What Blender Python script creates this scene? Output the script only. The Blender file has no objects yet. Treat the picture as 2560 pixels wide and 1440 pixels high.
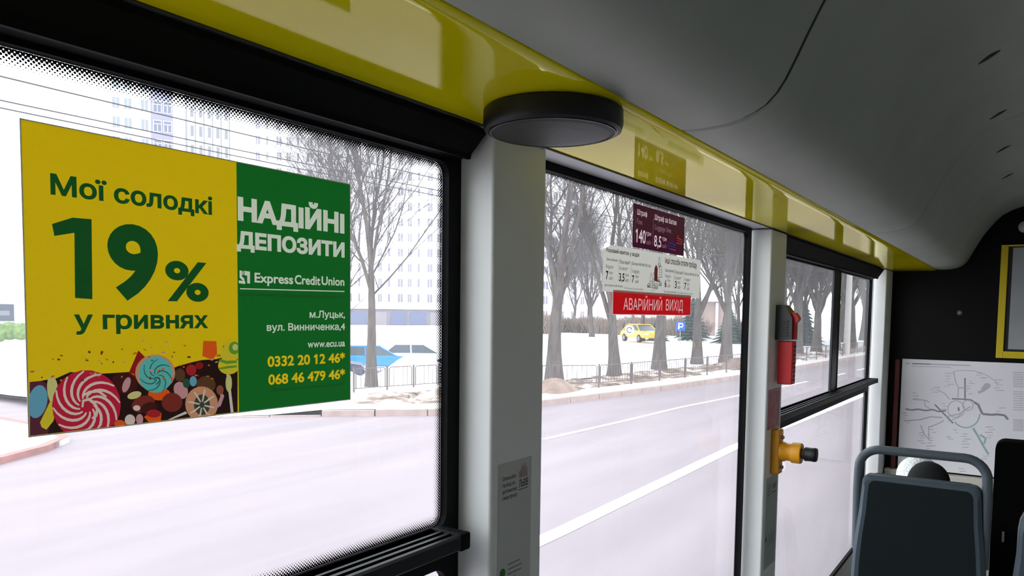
import bpy, bmesh, math, random
from mathutils import Vector, Matrix
from mathutils.geometry import delaunay_2d_cdt

C = bpy.context.scene.collection
SC = bpy.context.scene
H = 2.4                 # height of the lens above the road, metres
# ------------------------------------------------------------------ camera
F = 1930.0              # focal length in pixels of a 2560 x 1440 frame
CY = 908.5142           # row of the optical axis (the photograph is an off-centre crop)
BX = (0.55657368, -0.04663796, 0.82948818)     # bus axis  (+X, towards the driver)  in lens axes right, down, forward
BY = (-0.83070076, -0.04653591, 0.55477082)    # outwards through the left windows (+Y)
BZ = (0.01272761, -0.99782729, -0.06464285)    # up (+Z)
cam_data = bpy.data.cameras.new('camera')
cam = bpy.data.objects.new('camera', cam_data)
C.objects.link(cam)
cam_data.sensor_width = 36.0
cam_data.lens = F / 2560.0 * 36.0
cam_data.shift_y = (CY - 720.0) / 2560.0
cam_data.clip_start = 0.02
cam_data.clip_end = 2000
cam.matrix_world = Matrix(((BX[0], -BX[1], -BX[2], 0), (BY[0], -BY[1], -BY[2], 0), (BZ[0], -BZ[1], -BZ[2], H), (0, 0, 0, 1)))
SC.camera = cam
# ------------------------------------------------------------------ light
world = bpy.data.worlds.new('overcast_sky')
SC.world = world
world.use_nodes = True
wn = world.node_tree
bg = wn.nodes['Background']
wtc = wn.nodes.new('ShaderNodeTexCoord')
wsep = wn.nodes.new('ShaderNodeSeparateXYZ')
wramp = wn.nodes.new('ShaderNodeValToRGB')
wramp.color_ramp.elements[0].position = 0.0
wramp.color_ramp.elements[0].color = (0.97, 0.98, 1.0, 1)
wramp.color_ramp.elements[1].position = 1.0
wramp.color_ramp.elements[1].color = (0.86, 0.93, 1.0, 1)
wn.links.new(wtc.outputs['Generated'], wsep.inputs[0])
wn.links.new(wsep.outputs['Z'], wramp.inputs[0])
wn.links.new(wramp.outputs[0], bg.inputs['Color'])
bg.inputs['Strength'].default_value = 4.0
sun_d = bpy.data.lights.new('sun', 'SUN')
sun_d.energy = 1.0
sun_d.angle = math.radians(6)
sun_d.color = (1.0, 0.95, 0.88)
sun = bpy.data.objects.new('sun', sun_d)
C.objects.link(sun)
sun.location = (0, 0, 30)
sun.rotation_euler = Vector((0.75, 0.62, -0.62)).to_track_quat('-Z', 'Y').to_euler()
SC.view_settings.view_transform = 'Standard'
SC.view_settings.look = 'None'
SC.view_settings.gamma = 1.0
SC.view_settings.use_curve_mapping = False
SC.view_settings.exposure = 0.0

# ------------------------------------------------------------------ helpers
def lin(c):
    return tuple((v / 255 / 12.92) if v <= 10 else ((v / 255 + 0.055) / 1.055) ** 2.4 for v in c)

MATS = {}
def mat(name, rgb, rough=0.5, metal=0.0, spec=0.5, var=0.0, vscale=20.0, bump=0.0, bscale=60.0, stretch=None, coat=0.0):
    """procedural principled material; var = colour variation by noise, bump = fine relief"""
    if name in MATS:
        return MATS[name]
    m = bpy.data.materials.new(name)
    m.use_nodes = True
    nt = m.node_tree
    b = nt.nodes['Principled BSDF']
    c = lin(rgb)
    b.inputs['Base Color'].default_value = (*c, 1)
    b.inputs['Roughness'].default_value = rough
    b.inputs['Metallic'].default_value = metal
    b.inputs['Specular IOR Level'].default_value = spec
    if coat:
        b.inputs['Coat Weight'].default_value = coat
        b.inputs['Coat Roughness'].default_value = 0.03
    if var or bump:
        tc = nt.nodes.new('ShaderNodeTexCoord')
        src = tc.outputs['Object']
        if stretch:
            mp = nt.nodes.new('ShaderNodeMapping')
            mp.inputs['Scale'].default_value = stretch
            nt.links.new(src, mp.inputs[0])
            src = mp.outputs[0]
    if var:
        n = nt.nodes.new('ShaderNodeTexNoise')
        n.inputs['Scale'].default_value = vscale
        n.inputs['Detail'].default_value = 5
        nt.links.new(src, n.inputs['Vector'])
        r = nt.nodes.new('ShaderNodeValToRGB')
        r.color_ramp.elements[0].position = 0.3
        r.color_ramp.elements[1].position = 0.7
        r.color_ramp.elements[0].color = (*[max(0, v * (1 - var)) for v in c], 1)
        r.color_ramp.elements[1].color = (*[min(1, v * (1 + var)) for v in c], 1)
        nt.links.new(n.outputs['Fac'], r.inputs[0])
        nt.links.new(r.outputs[0], b.inputs['Base Color'])
    if bump:
        n2 = nt.nodes.new('ShaderNodeTexNoise')
        n2.inputs['Scale'].default_value = bscale
        n2.inputs['Detail'].default_value = 4
        nt.links.new(src, n2.inputs['Vector'])
        bp = nt.nodes.new('ShaderNodeBump')
        bp.inputs['Strength'].default_value = bump
        bp.inputs['Distance'].default_value = 0.01
        nt.links.new(n2.outputs['Fac'], bp.inputs['Height'])
        nt.links.new(bp.outputs[0], b.inputs['Normal'])
    MATS[name] = m
    return m

DZ = 0.0                # added to every height while the bus is built (bus heights are counted from the lens)

class MB:
    """collects shapes, built into ONE mesh object"""
    def __init__(s):
        s.v = []; s.f = []; s.mi = []; s.uv = {}
    def add(s, vs, fs, mi=0):
        o = len(s.v)
        s.v += [tuple(v) for v in vs]
        for f in fs:
            s.f.append(tuple(i + o for i in f)); s.mi.append(mi)
    def box(s, x0, x1, y0, y1, z0, z1, bev=0.0, mi=0, seg=2):
        if not bev:
            v = [(x, y, z) for z in (z0, z1) for y in (y0, y1) for x in (x0, x1)]
            s.add(v, [(0, 2, 3, 1), (4, 5, 7, 6), (0, 1, 5, 4), (2, 6, 7, 3), (0, 4, 6, 2), (1, 3, 7, 5)], mi)
            return
        bm = bmesh.new()
        bmesh.ops.create_cube(bm, size=1)
        for v in bm.verts:
            v.co = ((x0 + x1) / 2 + v.co.x * (x1 - x0), (y0 + y1) / 2 + v.co.y * (y1 - y0), (z0 + z1) / 2 + v.co.z * (z1 - z0))
        bmesh.ops.bevel(bm, geom=list(bm.edges), offset=bev, segments=seg, profile=0.5, affect='EDGES')
        s.bm(bm, mi)
    def bm(s, bm, mi=0, mtx=None):
        bm.verts.index_update()
        s.add([(mtx @ v.co if mtx else v.co) for v in bm.verts], [[v.index for v in f.verts] for f in bm.faces], mi)
        bm.free()
    def prism(s, poly, axis, a, b, mi=0):
        """poly of 2D points extruded along axis from a to b (other two axes in xyz order)"""
        def p(q, t):
            if axis == 'x': return (t, q[0], q[1])
            if axis == 'y': return (q[0], t, q[1])
            return (q[0], q[1], t)
        n = len(poly)
        s.add([p(q, a) for q in poly] + [p(q, b) for q in poly],
              [tuple(range(n - 1, -1, -1)), tuple(range(n, 2 * n))] + [(i, (i + 1) % n, n + (i + 1) % n, n + i) for i in range(n)], mi)
    def sheet(s, prof, axis, a, b, n=1, mi=0):
        """open profile swept along axis"""
        k = len(prof); vs = []
        for j in range(n + 1):
            t = a + (b - a) * j / n
            for q in prof:
                vs.append((t, q[0], q[1]) if axis == 'x' else (q[0], t, q[1]))
        s.add(vs, [(j * k + i, j * k + i + 1, (j + 1) * k + i + 1, (j + 1) * k + i) for j in range(n) for i in range(k - 1)], mi)
    def tube(s, pts, rad, sides=8, cap=True, mi=0):
        pts = [Vector(p) for p in pts]
        n = len(pts); vs = []
        if not isinstance(rad, (list, tuple)): rad = [rad] * n
        prev = None
        for i, p in enumerate(pts):
            d = (pts[min(i + 1, n - 1)] - pts[max(i - 1, 0)]).normalized()
            if prev is None:
                u = d.orthogonal().normalized()
            else:
                u = (prev - d * prev.dot(d))
                u = u.normalized() if u.length > 1e-6 else d.orthogonal().normalized()
            prev = u
            w = d.cross(u)
            for k in range(sides):
                a = 2 * math.pi * k / sides
                vs.append(p + (u * math.cos(a) + w * math.sin(a)) * rad[i])
        fs = [(i * sides + k, i * sides + (k + 1) % sides, (i + 1) * sides + (k + 1) % sides, (i + 1) * sides + k) for i in range(n - 1) for k in range(sides)]
        if cap:
            fs += [tuple(range(sides - 1, -1, -1)), tuple(range((n - 1) * sides, n * sides))]
        s.add(vs, fs, mi)
    def lathe(s, prof, c, axis='z', n=40, mi=0):
        """profile of (radius, offset) turned about axis through c"""
        vs = []
        for r, t in prof:
            for k in range(n):
                a = 2 * math.pi * k / n
                u, w = r * math.cos(a), r * math.sin(a)
                if axis == 'z': vs.append((c[0] + u, c[1] + w, c[2] + t))
                elif axis == 'y': vs.append((c[0] + u, c[1] + t, c[2] + w))
                else: vs.append((c[0] + t, c[1] + u, c[2] + w))
        m = len(prof)
        fs = [(j * n + k, j * n + (k + 1) % n, (j + 1) * n + (k + 1) % n, (j + 1) * n + k) for j in range(m - 1) for k in range(n)]
        fs += [tuple(range(n - 1, -1, -1)), tuple(range((m - 1) * n, m * n))]
        s.add(vs, fs, mi)
    def ball(s, c, r, n=16, m=10, mi=0):
        rx, ry, rz = r if isinstance(r, (tuple, list)) else (r, r, r)
        vs = [(c[0], c[1], c[2] + rz)]
        for j in range(1, m):
            t = math.pi * j / m
            for k in range(n):
                a = 2 * math.pi * k / n
                vs.append((c[0] + rx * math.sin(t) * math.cos(a), c[1] + ry * math.sin(t) * math.sin(a), c[2] + rz * math.cos(t)))
        vs.append((c[0], c[1], c[2] - rz))
        L = len(vs) - 1
        fs = [(0, 1 + k, 1 + (k + 1) % n) for k in range(n)]
        fs += [(1 + j * n + k, 1 + (j + 1) * n + k, 1 + (j + 1) * n + (k + 1) % n, 1 + j * n + (k + 1) % n) for j in range(m - 2) for k in range(n)]
        fs += [(L, 1 + (m - 2) * n + (k + 1) % n, 1 + (m - 2) * n + k) for k in range(n)]
        s.add(vs, fs, mi)
    def flat(s, poly, y, mi=0):
        """a flat polygon in the plane y, facing the cabin; poly in (x, z)"""
        s.add([(p[0], y, p[1]) for p in poly], [tuple(range(len(poly)))], mi)
    def ring(s, outer, inner, y0, y1, mi=0):
        """plate in the wall plane between two loops of equal length, from y0 (cabin side) to y1"""
        n = len(outer)
        vs = [(p[0], y0, p[1]) for p in outer] + [(p[0], y0, p[1]) for p in inner] + [(p[0], y1, p[1]) for p in outer] + [(p[0], y1, p[1]) for p in inner]
        fs = []
        for i in range(n):
            j = (i + 1) % n
            fs += [(i, j, n + j, n + i), (2 * n + j, 2 * n + i, 3 * n + i, 3 * n + j), (n + i, n + j, 3 * n + j, 3 * n + i), (j, i, 2 * n + i, 2 * n + j)]
        s.add(vs, fs, mi)
    def build(s, name, mats, parent=None, smooth=False, mods=None, origin=None):
        return link(name, s, mats, parent, smooth, origin)

ROOT = {}
def link(name, mb, mats, parent=None, smooth=False, origin=None):
    if not isinstance(mats, (list, tuple)): mats = [mats]
    if parent is not None:
        r = parent
        while r.parent is not None: r = r.parent
        off = ROOT.get(r.name, Vector((0, 0, 0)))
    else:
        if origin is None:
            xs = [v[0] for v in mb.v]; ys = [v[1] for v in mb.v]; zs = [v[2] for v in mb.v]
            off = Vector(((min(xs) + max(xs)) / 2, (min(ys) + max(ys)) / 2, min(zs)))
        else:
            off = Vector(origin)
    me = bpy.data.meshes.new(name)
    me.from_pydata([(v[0] - off.x, v[1] - off.y, v[2] - off.z) for v in mb.v], [], mb.f)
    for m in mats: me.materials.append(m)
    me.polygons.foreach_set('material_index', mb.mi)
    if mb.uv:
        lay = me.uv_layers.new(name='UVMap')
        for lp in me.loops:
            lay.data[lp.index].uv = mb.uv.get(lp.vertex_index, (0, 0))
    me.update()
    bm = bmesh.new(); bm.from_mesh(me)
    bmesh.ops.recalc_face_normals(bm, faces=bm.faces)
    bm.to_mesh(me); bm.free()
    if smooth:
        for p in me.polygons: p.use_smooth = True
        try: me.set_sharp_from_angle(angle=math.radians(smooth if smooth > 1 else 40))
        except Exception: pass
    o = bpy.data.objects.new(name, me)
    C.objects.link(o)
    if smooth:
        wnm = o.modifiers.new('even_normals', 'WEIGHTED_NORMAL'); wnm.keep_sharp = True
    if parent is not None:
        o.parent = parent
    else:
        o.location = (off.x, off.y, off.z + DZ)
        ROOT[o.name] = off
    return o

def tag(o, label=None, cat=None, group=None, kind=None):
    if label: o['label'] = label
    if cat: o['category'] = cat
    if group: o['group'] = group
    if kind: o['kind'] = kind
    return o

def thing(name, loc, label=None, cat=None, group=None, kind=None):
    o = bpy.data.objects.new(name, None)
    o.empty_display_size = 0.1
    C.objects.link(o)
    ROOT[o.name] = Vector(loc)
    o.location = (loc[0], loc[1], loc[2] + DZ)
    return tag(o, label, cat, group, kind)

def kids(o):
    return [c for c in bpy.data.objects if c.parent == o]

def copy_tree(o, parent=None):
    c = o.copy(); C.objects.link(c)
    if parent is not None:
        c.parent = parent
    for ch in kids(o): copy_tree(ch, c)
    return c

def ray(px, py):
    """direction in bus axes of a point of the photograph"""
    r = (px - 1280.0, py - CY, F)
    return Vector((sum(a * b for a, b in zip(r, BX)), sum(a * b for a, b in zip(r, BY)), sum(a * b for a, b in zip(r, BZ))))
def on_y(px, py, y):
    r = ray(px, py); return r * (y / r.y)
def on_x(px, py, x):
    r = ray(px, py); return r * (x / r.x)
def on_z(px, py, z):
    r = ray(px, py); return r * (z / r.z)

def rrect(x0, x1, z0, z1, r, n=5):
    """rounded rectangle loop, (x, z)"""
    out = []
    for cx, cz, a0 in ((x1 - r, z1 - r, 0), (x0 + r, z1 - r, 90), (x0 + r, z0 + r, 180), (x1 - r, z0 + r, 270)):
        for k in range(n + 1):
            a = math.radians(a0 + 90 * k / n)
            out.append((cx + r * math.cos(a), cz + r * math.sin(a)))
    return out

# lettering: Blender's own built-in face turned into flat meshes
FONT_CACHE = {}
def glyphs(body, bold=0.0):
    key = (body, bold)
    if key in FONT_CACHE: return FONT_CACHE[key]
    c = bpy.data.curves.new('lettering_curve', 'FONT')
    c.body = body.replace('І', 'I'); c.fill_mode = 'NONE'; c.resolution_u = 6 if bold > 0.02 else 3
    o = bpy.data.objects.new('lettering_curve', c)
    C.objects.link(o)
    me = bpy.data.meshes.new_from_object(o.evaluated_get(bpy.context.evaluated_depsgraph_get()))
    pts = [(v.co.x, v.co.y) for v in me.vertices]
    loops, cur = [], []
    for e in me.edges:
        p, q = e.vertices
        cur.append(p)
        if q < p: loops.append(cur); cur = []
    cont = []
    for lp in loops:
        g = [pts[i] for i in lp]
        xs = [p[0] for p in g]; ys_ = [p[1] for p in g]
        if '1' in body and len(g) == 4 and max(ys_) > 0.65 and min(ys_) > -0.01:        # a one with its flag
            a_, b_, t_ = min(xs), max(xs), max(ys_)
            g = [(b_, t_), (a_ + 0.02, t_), (a_ - 0.15, t_ - 0.13), (a_ - 0.11, t_ - 0.20), (a_, t_ - 0.125), (a_, 0), (b_, 0)]
        cont.append(g)
    V_, E_ = [], []
    for g in cont:
        k = len(V_); V_ += [Vector(p) for p in g]; E_ += [(k + i, k + (i + 1) % len(g)) for i in range(len(g))]
    r = delaunay_2d_cdt(V_, E_, [], 0, 1e-6)
    boxes = [(min(p[0] for p in g), max(p[0] for p in g), g) for g in cont]
    def winding(x, y):
        w = 0
        for x0, x1, g in boxes:
            if x < x0 or x > x1: continue
            for p, q in zip(g, g[1:] + g[:1]):
                if (p[1] <= y) != (q[1] <= y):
                    s_ = (q[0] - p[0]) * (y - p[1]) - (x - p[0]) * (q[1] - p[1])
                    if p[1] <= y and s_ > 0: w += 1
                    elif p[1] > y and s_ < 0: w -= 1
        return w
    vs = [(v.x, v.y) for v in r[0]]
    fs = [tuple(f) for f in r[2] if winding(sum(vs[i][0] for i in f) / 3, sum(vs[i][1] for i in f) / 3)]
    if bold:            # heavier strokes: every outline point pushed outwards
        key_of = {}; idx = []
        for v in vs: idx.append(key_of.setdefault((round(v[0], 5), round(v[1], 5)), len(key_of)))
        edge = {}
        for f in fs:
            cx = sum(vs[i][0] for i in f) / len(f); cy = sum(vs[i][1] for i in f) / len(f)
            for p, q in zip(f, f[1:] + f[:1]):
                edge.setdefault(frozenset((idx[p], idx[q])), []).append((p, q, cx, cy))
        nrm = {}
        for e in edge.values():
            if len(e) != 1: continue
            p, q, cx, cy = e[0]
            d = Vector((vs[q][1] - vs[p][1], vs[p][0] - vs[q][0]))
            if d.length < 1e-9: continue
            d.normalize()
            if d.dot(Vector((vs[p][0] - cx, vs[p][1] - cy))) < 0: d = -d
            nrm.setdefault(idx[p], []).append(d); nrm.setdefault(idx[q], []).append(d)
        out = []
        for k, v in enumerate(vs):
            ns = nrm.get(idx[k])
            if not ns: out.append(v); continue
            m = sum(ns, Vector((0, 0)))
            if m.length < 1e-6: out.append(v); continue
            m.normalize(); c_ = max(0.5, min(m.dot(n) for n in ns))
            out.append((v[0] + m.x * bold / c_, v[1] + m.y * bold / c_))
        vs = out
    bpy.data.objects.remove(o); bpy.data.curves.remove(c); bpy.data.meshes.remove(me)
    FONT_CACHE[key] = (vs, fs)
    return vs, fs
def text(mb, body, x0, x1, zb, zt, y, ref='H', bold=0.0, mi=0, slant=0.0):
    """lettering filling x0..x1, baseline zb, top of the reference letter at zt, on the plane y"""
    vs, fs = glyphs(body, bold)
    hv, _ = glyphs(ref, bold)
    hb, ht = min(v[1] for v in hv), max(v[1] for v in hv)
    a = min(v[0] for v in vs); b = max(v[0] for v in vs)
    sz = (zt - zb) / (ht - hb)
    sx = (x1 - x0) / (b - a)
    mb.add([(x0 + (v[0] - a) * sx, y, zb + (v[1] - hb) * sz + slant * (v[0] - a) * sx) for v in vs], fs, mi)
def wtext(mb, body, lb, lt, xr, plane, y, ref='H', bold=0.0, mi=0):
    """as text(); lower-left, upper-left corner and right end read off the photograph on the wall plane"""
    p = on_y(lb[0], lb[1], plane); q = on_y(lt[0], lt[1], plane)
    e = on_y(xr, lb[1], plane)
    text(mb, body, p.x, e.x, p.z, q.z, y, ref, bold, mi)

def printed_sheet(stack, y, parent):
    """One thin printed film. stack = [(part name, MB of flat shapes, materials)] from the ground colour up; the film is divided into
    pieces so that every spot is one layer of ink thick, and daylight can come through each colour."""
    V, FS, own = [], [], []
    for li, (nm, mb, mats) in enumerate(stack):
        o = len(V)
        V += [(v[0], v[2]) for v in mb.v]
        for f, mi in zip(mb.f, mb.mi):
            g = [i + o for i in f]
            area = sum(V[p][0] * V[q][1] - V[q][0] * V[p][1] for p, q in zip(g, g[1:] + g[:1]))
            if abs(area) < 2e-9: continue
            if area < 0: g.reverse()
            FS.append(g); own.append((li, mi))
    S = 1000.0
    def inside(g, x, z):
        c = False
        for p, q in zip(g, g[1:] + g[:1]):
            (x0, z0), (x1, z1) = V[p], V[q]
            if (z0 > z) != (z1 > z) and x < (x1 - x0) * (z - z0) / (z1 - z0) + x0: c = not c
        return c
    r = delaunay_2d_cdt([Vector((v[0] * S, v[1] * S)) for v in V], [], FS, 1, 1e-5)
    out = [MB() for _ in stack]; maps = [{} for _ in stack]
    for f, orig in zip(r[2], r[5]):
        if not orig: continue
        cx = sum(r[0][i].x for i in f) / len(f) / S; cz = sum(r[0][i].y for i in f) / len(f) / S
        top = [k for k in sorted(orig, reverse=True) if inside(FS[k], cx, cz)]
        if not top: continue
        li, mi = own[top[0]]
        ids = []
        for i in f:
            if i not in maps[li]:
                maps[li][i] = len(out[li].v); out[li].v.append((r[0][i].x / S, y, r[0][i].y / S))
            ids.append(maps[li][i])
        out[li].f.append(tuple(ids)); out[li].mi.append(mi)
    for (nm, _, mats), mb in zip(stack, out):
        if mb.f: mb.build(nm, mats, parent)
# ------------------------------------------------------------------ materials of the bus
M_black = mat('black_rubber_metal', (7, 7, 9), 0.6, spec=0.12)
M_blackgloss = mat('black_gloss_panel', (5, 5, 6), 0.45, spec=0.15)
M_pillar = mat('light_grey_painted_steel', (234, 236, 236), 0.42, spec=0.35, var=0.03, vscale=6)
M_white = mat('off_white_lintel', (205, 206, 208), 0.5)
def lacquer(name, rgb, film, ior=1.42):
    """high gloss coloured sheet whose clear film tints what it mirrors"""
    m = bpy.data.materials.new(name); m.use_nodes = True
    nt = m.node_tree; nt.nodes.clear()
    out = nt.nodes.new('ShaderNodeOutputMaterial')
    df = nt.nodes.new('ShaderNodeBsdfDiffuse')
    gl = nt.nodes.new('ShaderNodeBsdfGlossy'); gl.inputs['Roughness'].default_value = 0.05; gl.inputs[0].default_value = (*film, 1)
    tc = nt.nodes.new('ShaderNodeTexCoord'); nz = nt.nodes.new('ShaderNodeTexNoise'); nz.inputs['Scale'].default_value = 4
    rp = nt.nodes.new('ShaderNodeValToRGB'); c = lin(rgb)
    rp.color_ramp.elements[0].color = (*[v * 0.94 for v in c], 1); rp.color_ramp.elements[1].color = (*c, 1)
    nt.links.new(tc.outputs['Object'], nz.inputs['Vector']); nt.links.new(nz.outputs['Fac'], rp.inputs[0]); nt.links.new(rp.outputs[0], df.inputs[0])
    fr = nt.nodes.new('ShaderNodeFresnel'); fr.inputs[0].default_value = ior
    mx = nt.nodes.new('ShaderNodeMixShader')
    nt.links.new(fr.outputs[0], mx.inputs[0]); nt.links.new(df.outputs[0], mx.inputs[1]); nt.links.new(gl.outputs[0], mx.inputs[2]); nt.links.new(mx.outputs[0], out.inputs[0])
    return m
M_yellow = lacquer('glossy_yellow_panel', (236, 222, 8), (0.92, 0.86, 0.60))
M_cove = mat('light_grey_moulded_plastic', (166, 170, 160), 0.5, spec=0.25, var=0.05, vscale=5, bump=0.03, bscale=9)
M_gasket = mat('dark_seam_gasket', (42, 46, 40), 0.8)
M_floor = mat('dark_grey_vinyl_floor', (60, 62, 64), 0.7, var=0.2, vscale=80)
M_alu = mat('dull_aluminium', (120, 122, 124), 0.4, metal=0.6)

def glass_material(name, dirt, tint=(0.97, 0.98, 0.98), refl=0.55):
    m = bpy.data.materials.new(name); m.use_nodes = True
    nt = m.node_tree; nt.nodes.clear()
    out = nt.nodes.new('ShaderNodeOutputMaterial')
    tr = nt.nodes.new('ShaderNodeBsdfTransparent'); tr.inputs[0].default_value = (*tint, 1)
    gl = nt.nodes.new('ShaderNodeBsdfGlossy'); gl.inputs['Roughness'].default_value = 0.0
    gl.inputs[0].default_value = (refl, refl, refl, 1)
    fr = nt.nodes.new('ShaderNodeFresnel'); 
    ge = nt.nodes.new('ShaderNodeNewGeometry'); io = nt.nodes.new('ShaderNodeMapRange')     # same reflectance on both faces of the pane
    io.inputs[3].default_value = 1.22; io.inputs[4].default_value = 1 / 1.22
    nt.links.new(ge.outputs['Backfacing'], io.inputs[0]); nt.links.new(io.outputs[0], fr.inputs[0])
    mix = nt.nodes.new('ShaderNodeMixShader')
    nt.links.new(fr.outputs[0], mix.inputs[0]); nt.links.new(tr.outputs[0], mix.inputs[1]); nt.links.new(gl.outputs[0], mix.inputs[2])
    tl = nt.nodes.new('ShaderNodeBsdfTranslucent'); tl.inputs[0].default_value = (0.9, 0.9, 0.92, 1)
    tc = nt.nodes.new('ShaderNodeTexCoord')
    nz = nt.nodes.new('ShaderNodeTexNoise'); nz.inputs['Scale'].default_value = 3.5; nz.inputs['Detail'].default_value = 6
    nt.links.new(tc.outputs['Object'], nz.inputs['Vector'])
    mr = nt.nodes.new('ShaderNodeMapRange')
    mr.inputs[1].default_value = 0.35; mr.inputs[2].default_value = 0.75
    mr.inputs[3].default_value = dirt * 0.75; mr.inputs[4].default_value = dirt * 1.3
    nt.links.new(nz.outputs['Fac'], mr.inputs[0])
    mix2 = nt.nodes.new('ShaderNodeMixShader')
    nt.links.new(mr.outputs[0], mix2.inputs[0]); nt.links.new(mix.outputs[0], mix2.inputs[1]); nt.links.new(tl.outputs[0], mix2.inputs[2])
    nt.links.new(mix2.outputs[0], out.inputs[0])
    return m
M_glass = glass_material('dusty_window_glass', 0.032)
M_dimglass = glass_material('light_cutting_glass', 0.01, (0.16, 0.165, 0.165))  # dark tint made up to hold back light from the unseen far side

def frit_material(pitch, width):
    """ceramic dots printed on the glass: rows of black dots that shrink away from the frame"""
    m = bpy.data.materials.new('printed_dot_border'); m.use_nodes = True
    nt = m.node_tree; nt.nodes.clear()
    N = nt.nodes.new; L = nt.links.new
    out = N('ShaderNodeOutputMaterial')
    uv = N('ShaderNodeUVMap')
    sep = N('ShaderNodeSeparateXYZ'); L(uv.outputs[0], sep.inputs[0])
    def mth(op, a, b=None, c=None):
        n = N('ShaderNodeMath'); n.operation = op
        for i, q in enumerate((a, b, c)):
            if q is None: continue
            if isinstance(q, (int, float)): n.inputs[i].default_value = q
            else: L(q, n.inputs[i])
        return n.outputs[0]
    a = mth('DIVIDE', mth('ADD', sep.outputs[0], sep.outputs[1]), pitch)
    b = mth('DIVIDE', mth('SUBTRACT', sep.outputs[0], sep.outputs[1]), pitch)
    fa = mth('SUBTRACT', mth('FRACT', mth('ADD', a, 100.0)), 0.5)
    fb = mth('SUBTRACT', mth('FRACT', mth('ADD', b, 100.0)), 0.5)
    d = mth('SQRT', mth('ADD', mth('MULTIPLY', fa, fa), mth('MULTIPLY', fb, fb)))
    r = mth('MULTIPLY_ADD', mth('DIVIDE', sep.outputs[1], width), -0.58, 0.62)
    k = mth('LESS_THAN', d, r)
    tr = N('ShaderNodeBsdfTransparent')
    bk = N('ShaderNodeBsdfDiffuse'); bk.inputs[0].default_value = (0.003, 0.003, 0.004, 1)
    mx = N('ShaderNodeMixShader')
    L(k, mx.inputs[0]); L(tr.outputs[0], mx.inputs[1]); L(bk.outputs[0], mx.inputs[2]); L(mx.outputs[0], out.inputs[0])
    return m

def frit(parent, x0, x1, z0, z1, r, y, w, pitch):
    loop = rrect(x0, x1, z0, z1, r, 6)
    ins = rrect(x0 + w, x1 - w, z0 + w, z1 - w, max(r - w, 0.002), 6)
    mb = MB(); n = len(loop); s = 0.0
    for i in range(n):
        j = (i + 1) % n
        L = math.dist(loop[i], loop[j])
        o = len(mb.v)
        mb.add([(loop[i][0], y, loop[i][1]), (loop[j][0], y, loop[j][1]), (ins[j][0], y, ins[j][1]), (ins[i][0], y, ins[i][1])], [(0, 1, 2, 3)])
        mb.uv.update({o: (s, 0), o + 1: (s + L, 0), o + 2: (s + L, w), o + 3: (s, w)})
        s += L
    return link('dotted_border', mb, frit_material(pitch, w), parent)

DZ = H
# ------------------------------------------------------------------ bus shell
YG = 0.80      # glass
YP = 0.728     # cabin face of the pillars
XB = 5.38      # partition behind the driver
XR = -2.6      # rear end of the modelled saloon
YR = -1.70     # glass of the far side
ZC = 0.294     # underside of the yellow panel

w = MB()
w.box(XR, XB, 0.80, 0.8065, -2.05, -1.36)
w.box(XR, XB, 0.80, 0.8065, 0.297, 0.72)
for a, b in ((-2.6, -2.45), (-0.80, -0.62), (1.028, 1.10), (2.64, 2.72), (5.14, XB)):
    w.box(a, b, 0.8015, 0.8065, -1.36, 0.297)
tag(w.build('wall_left', M_pillar), kind='structure')
w = MB()
w.box(XR, XB, -1.77, YR, -2.05, -0.95); w.box(XR, XB, -1.77, YR, 0.27, 0.72)
for a, b in ((-2.6, -2.4), (-0.6, -0.4), (1.3, 1.5), (3.3, 3.5), (5.2, XB)):
    w.box(a, b, -1.77, YR, -0.95, 0.27)
tag(w.build('wall_right', M_pillar), kind='structure')
w = MB(); w.box(XR - 0.06, XR, -1.77, 0.87, -2.05, 0.80)
tag(w.build('wall_rear', M_pillar), kind='structure')
w = MB(); w.box(XB, XB + 0.05, -1.77, 0.87, -2.10, 0.80)
tag(w.build('wall_front', M_blackgloss), kind='structure')
w = MB(); w.box(XR, 3.85, -1.70, 0.80, -1.78, -1.70); w.box(3.85, XB, -1.70, 0.80, -2.12, -2.05); w.box(3.80, 3.86, -1.70, 0.80, -2.06, -1.70)
tag(w.build('floor', M_floor), kind='structure')
w = MB(); w.box(XR, XB, 0.728, 0.80, 0.2965, 0.310); 
tag(w.build('trim_1', M_white), kind='structure')
# glossy yellow strip above the windows, lying almost level, with a rolled inner lip
w = MB()
w.prism([(0.515, ZC), (0.722, ZC), (0.728, ZC), (0.728, 0.31), (0.50, 0.325), (0.486, 0.318), (0.482, 0.305), (0.485, 0.299), (0.492, 0.2955), (0.50, ZC)], 'x', XR, XB)
tag(w.build('trim_2', M_yellow, smooth=30), kind='structure')
w = MB(); w.box(XR, XB, 0.724, 0.7295, 0.2925, 0.2965); w.box(XR, XB, 0.474, 0.484, 0.304, 0.312)
tag(w.build('trim_3', M_gasket), kind='structure')

# pillars
def pillar(n, x0, x1, zb):
    w = MB(); w.box(x0, x1, YP, 0.80, zb, 0.2935, bev=0.006, seg=3)
    return tag(w.build('trim_%d' % n, M_pillar, smooth=35), kind='structure')
pillar(4, 1.030, 1.192, -1.70)
pillar(5, 2.642, 2.832, -1.70)
pillar(6, 5.140, 5.376, -2.05)
pillar(7, -0.80, -0.63, -1.70)

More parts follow.
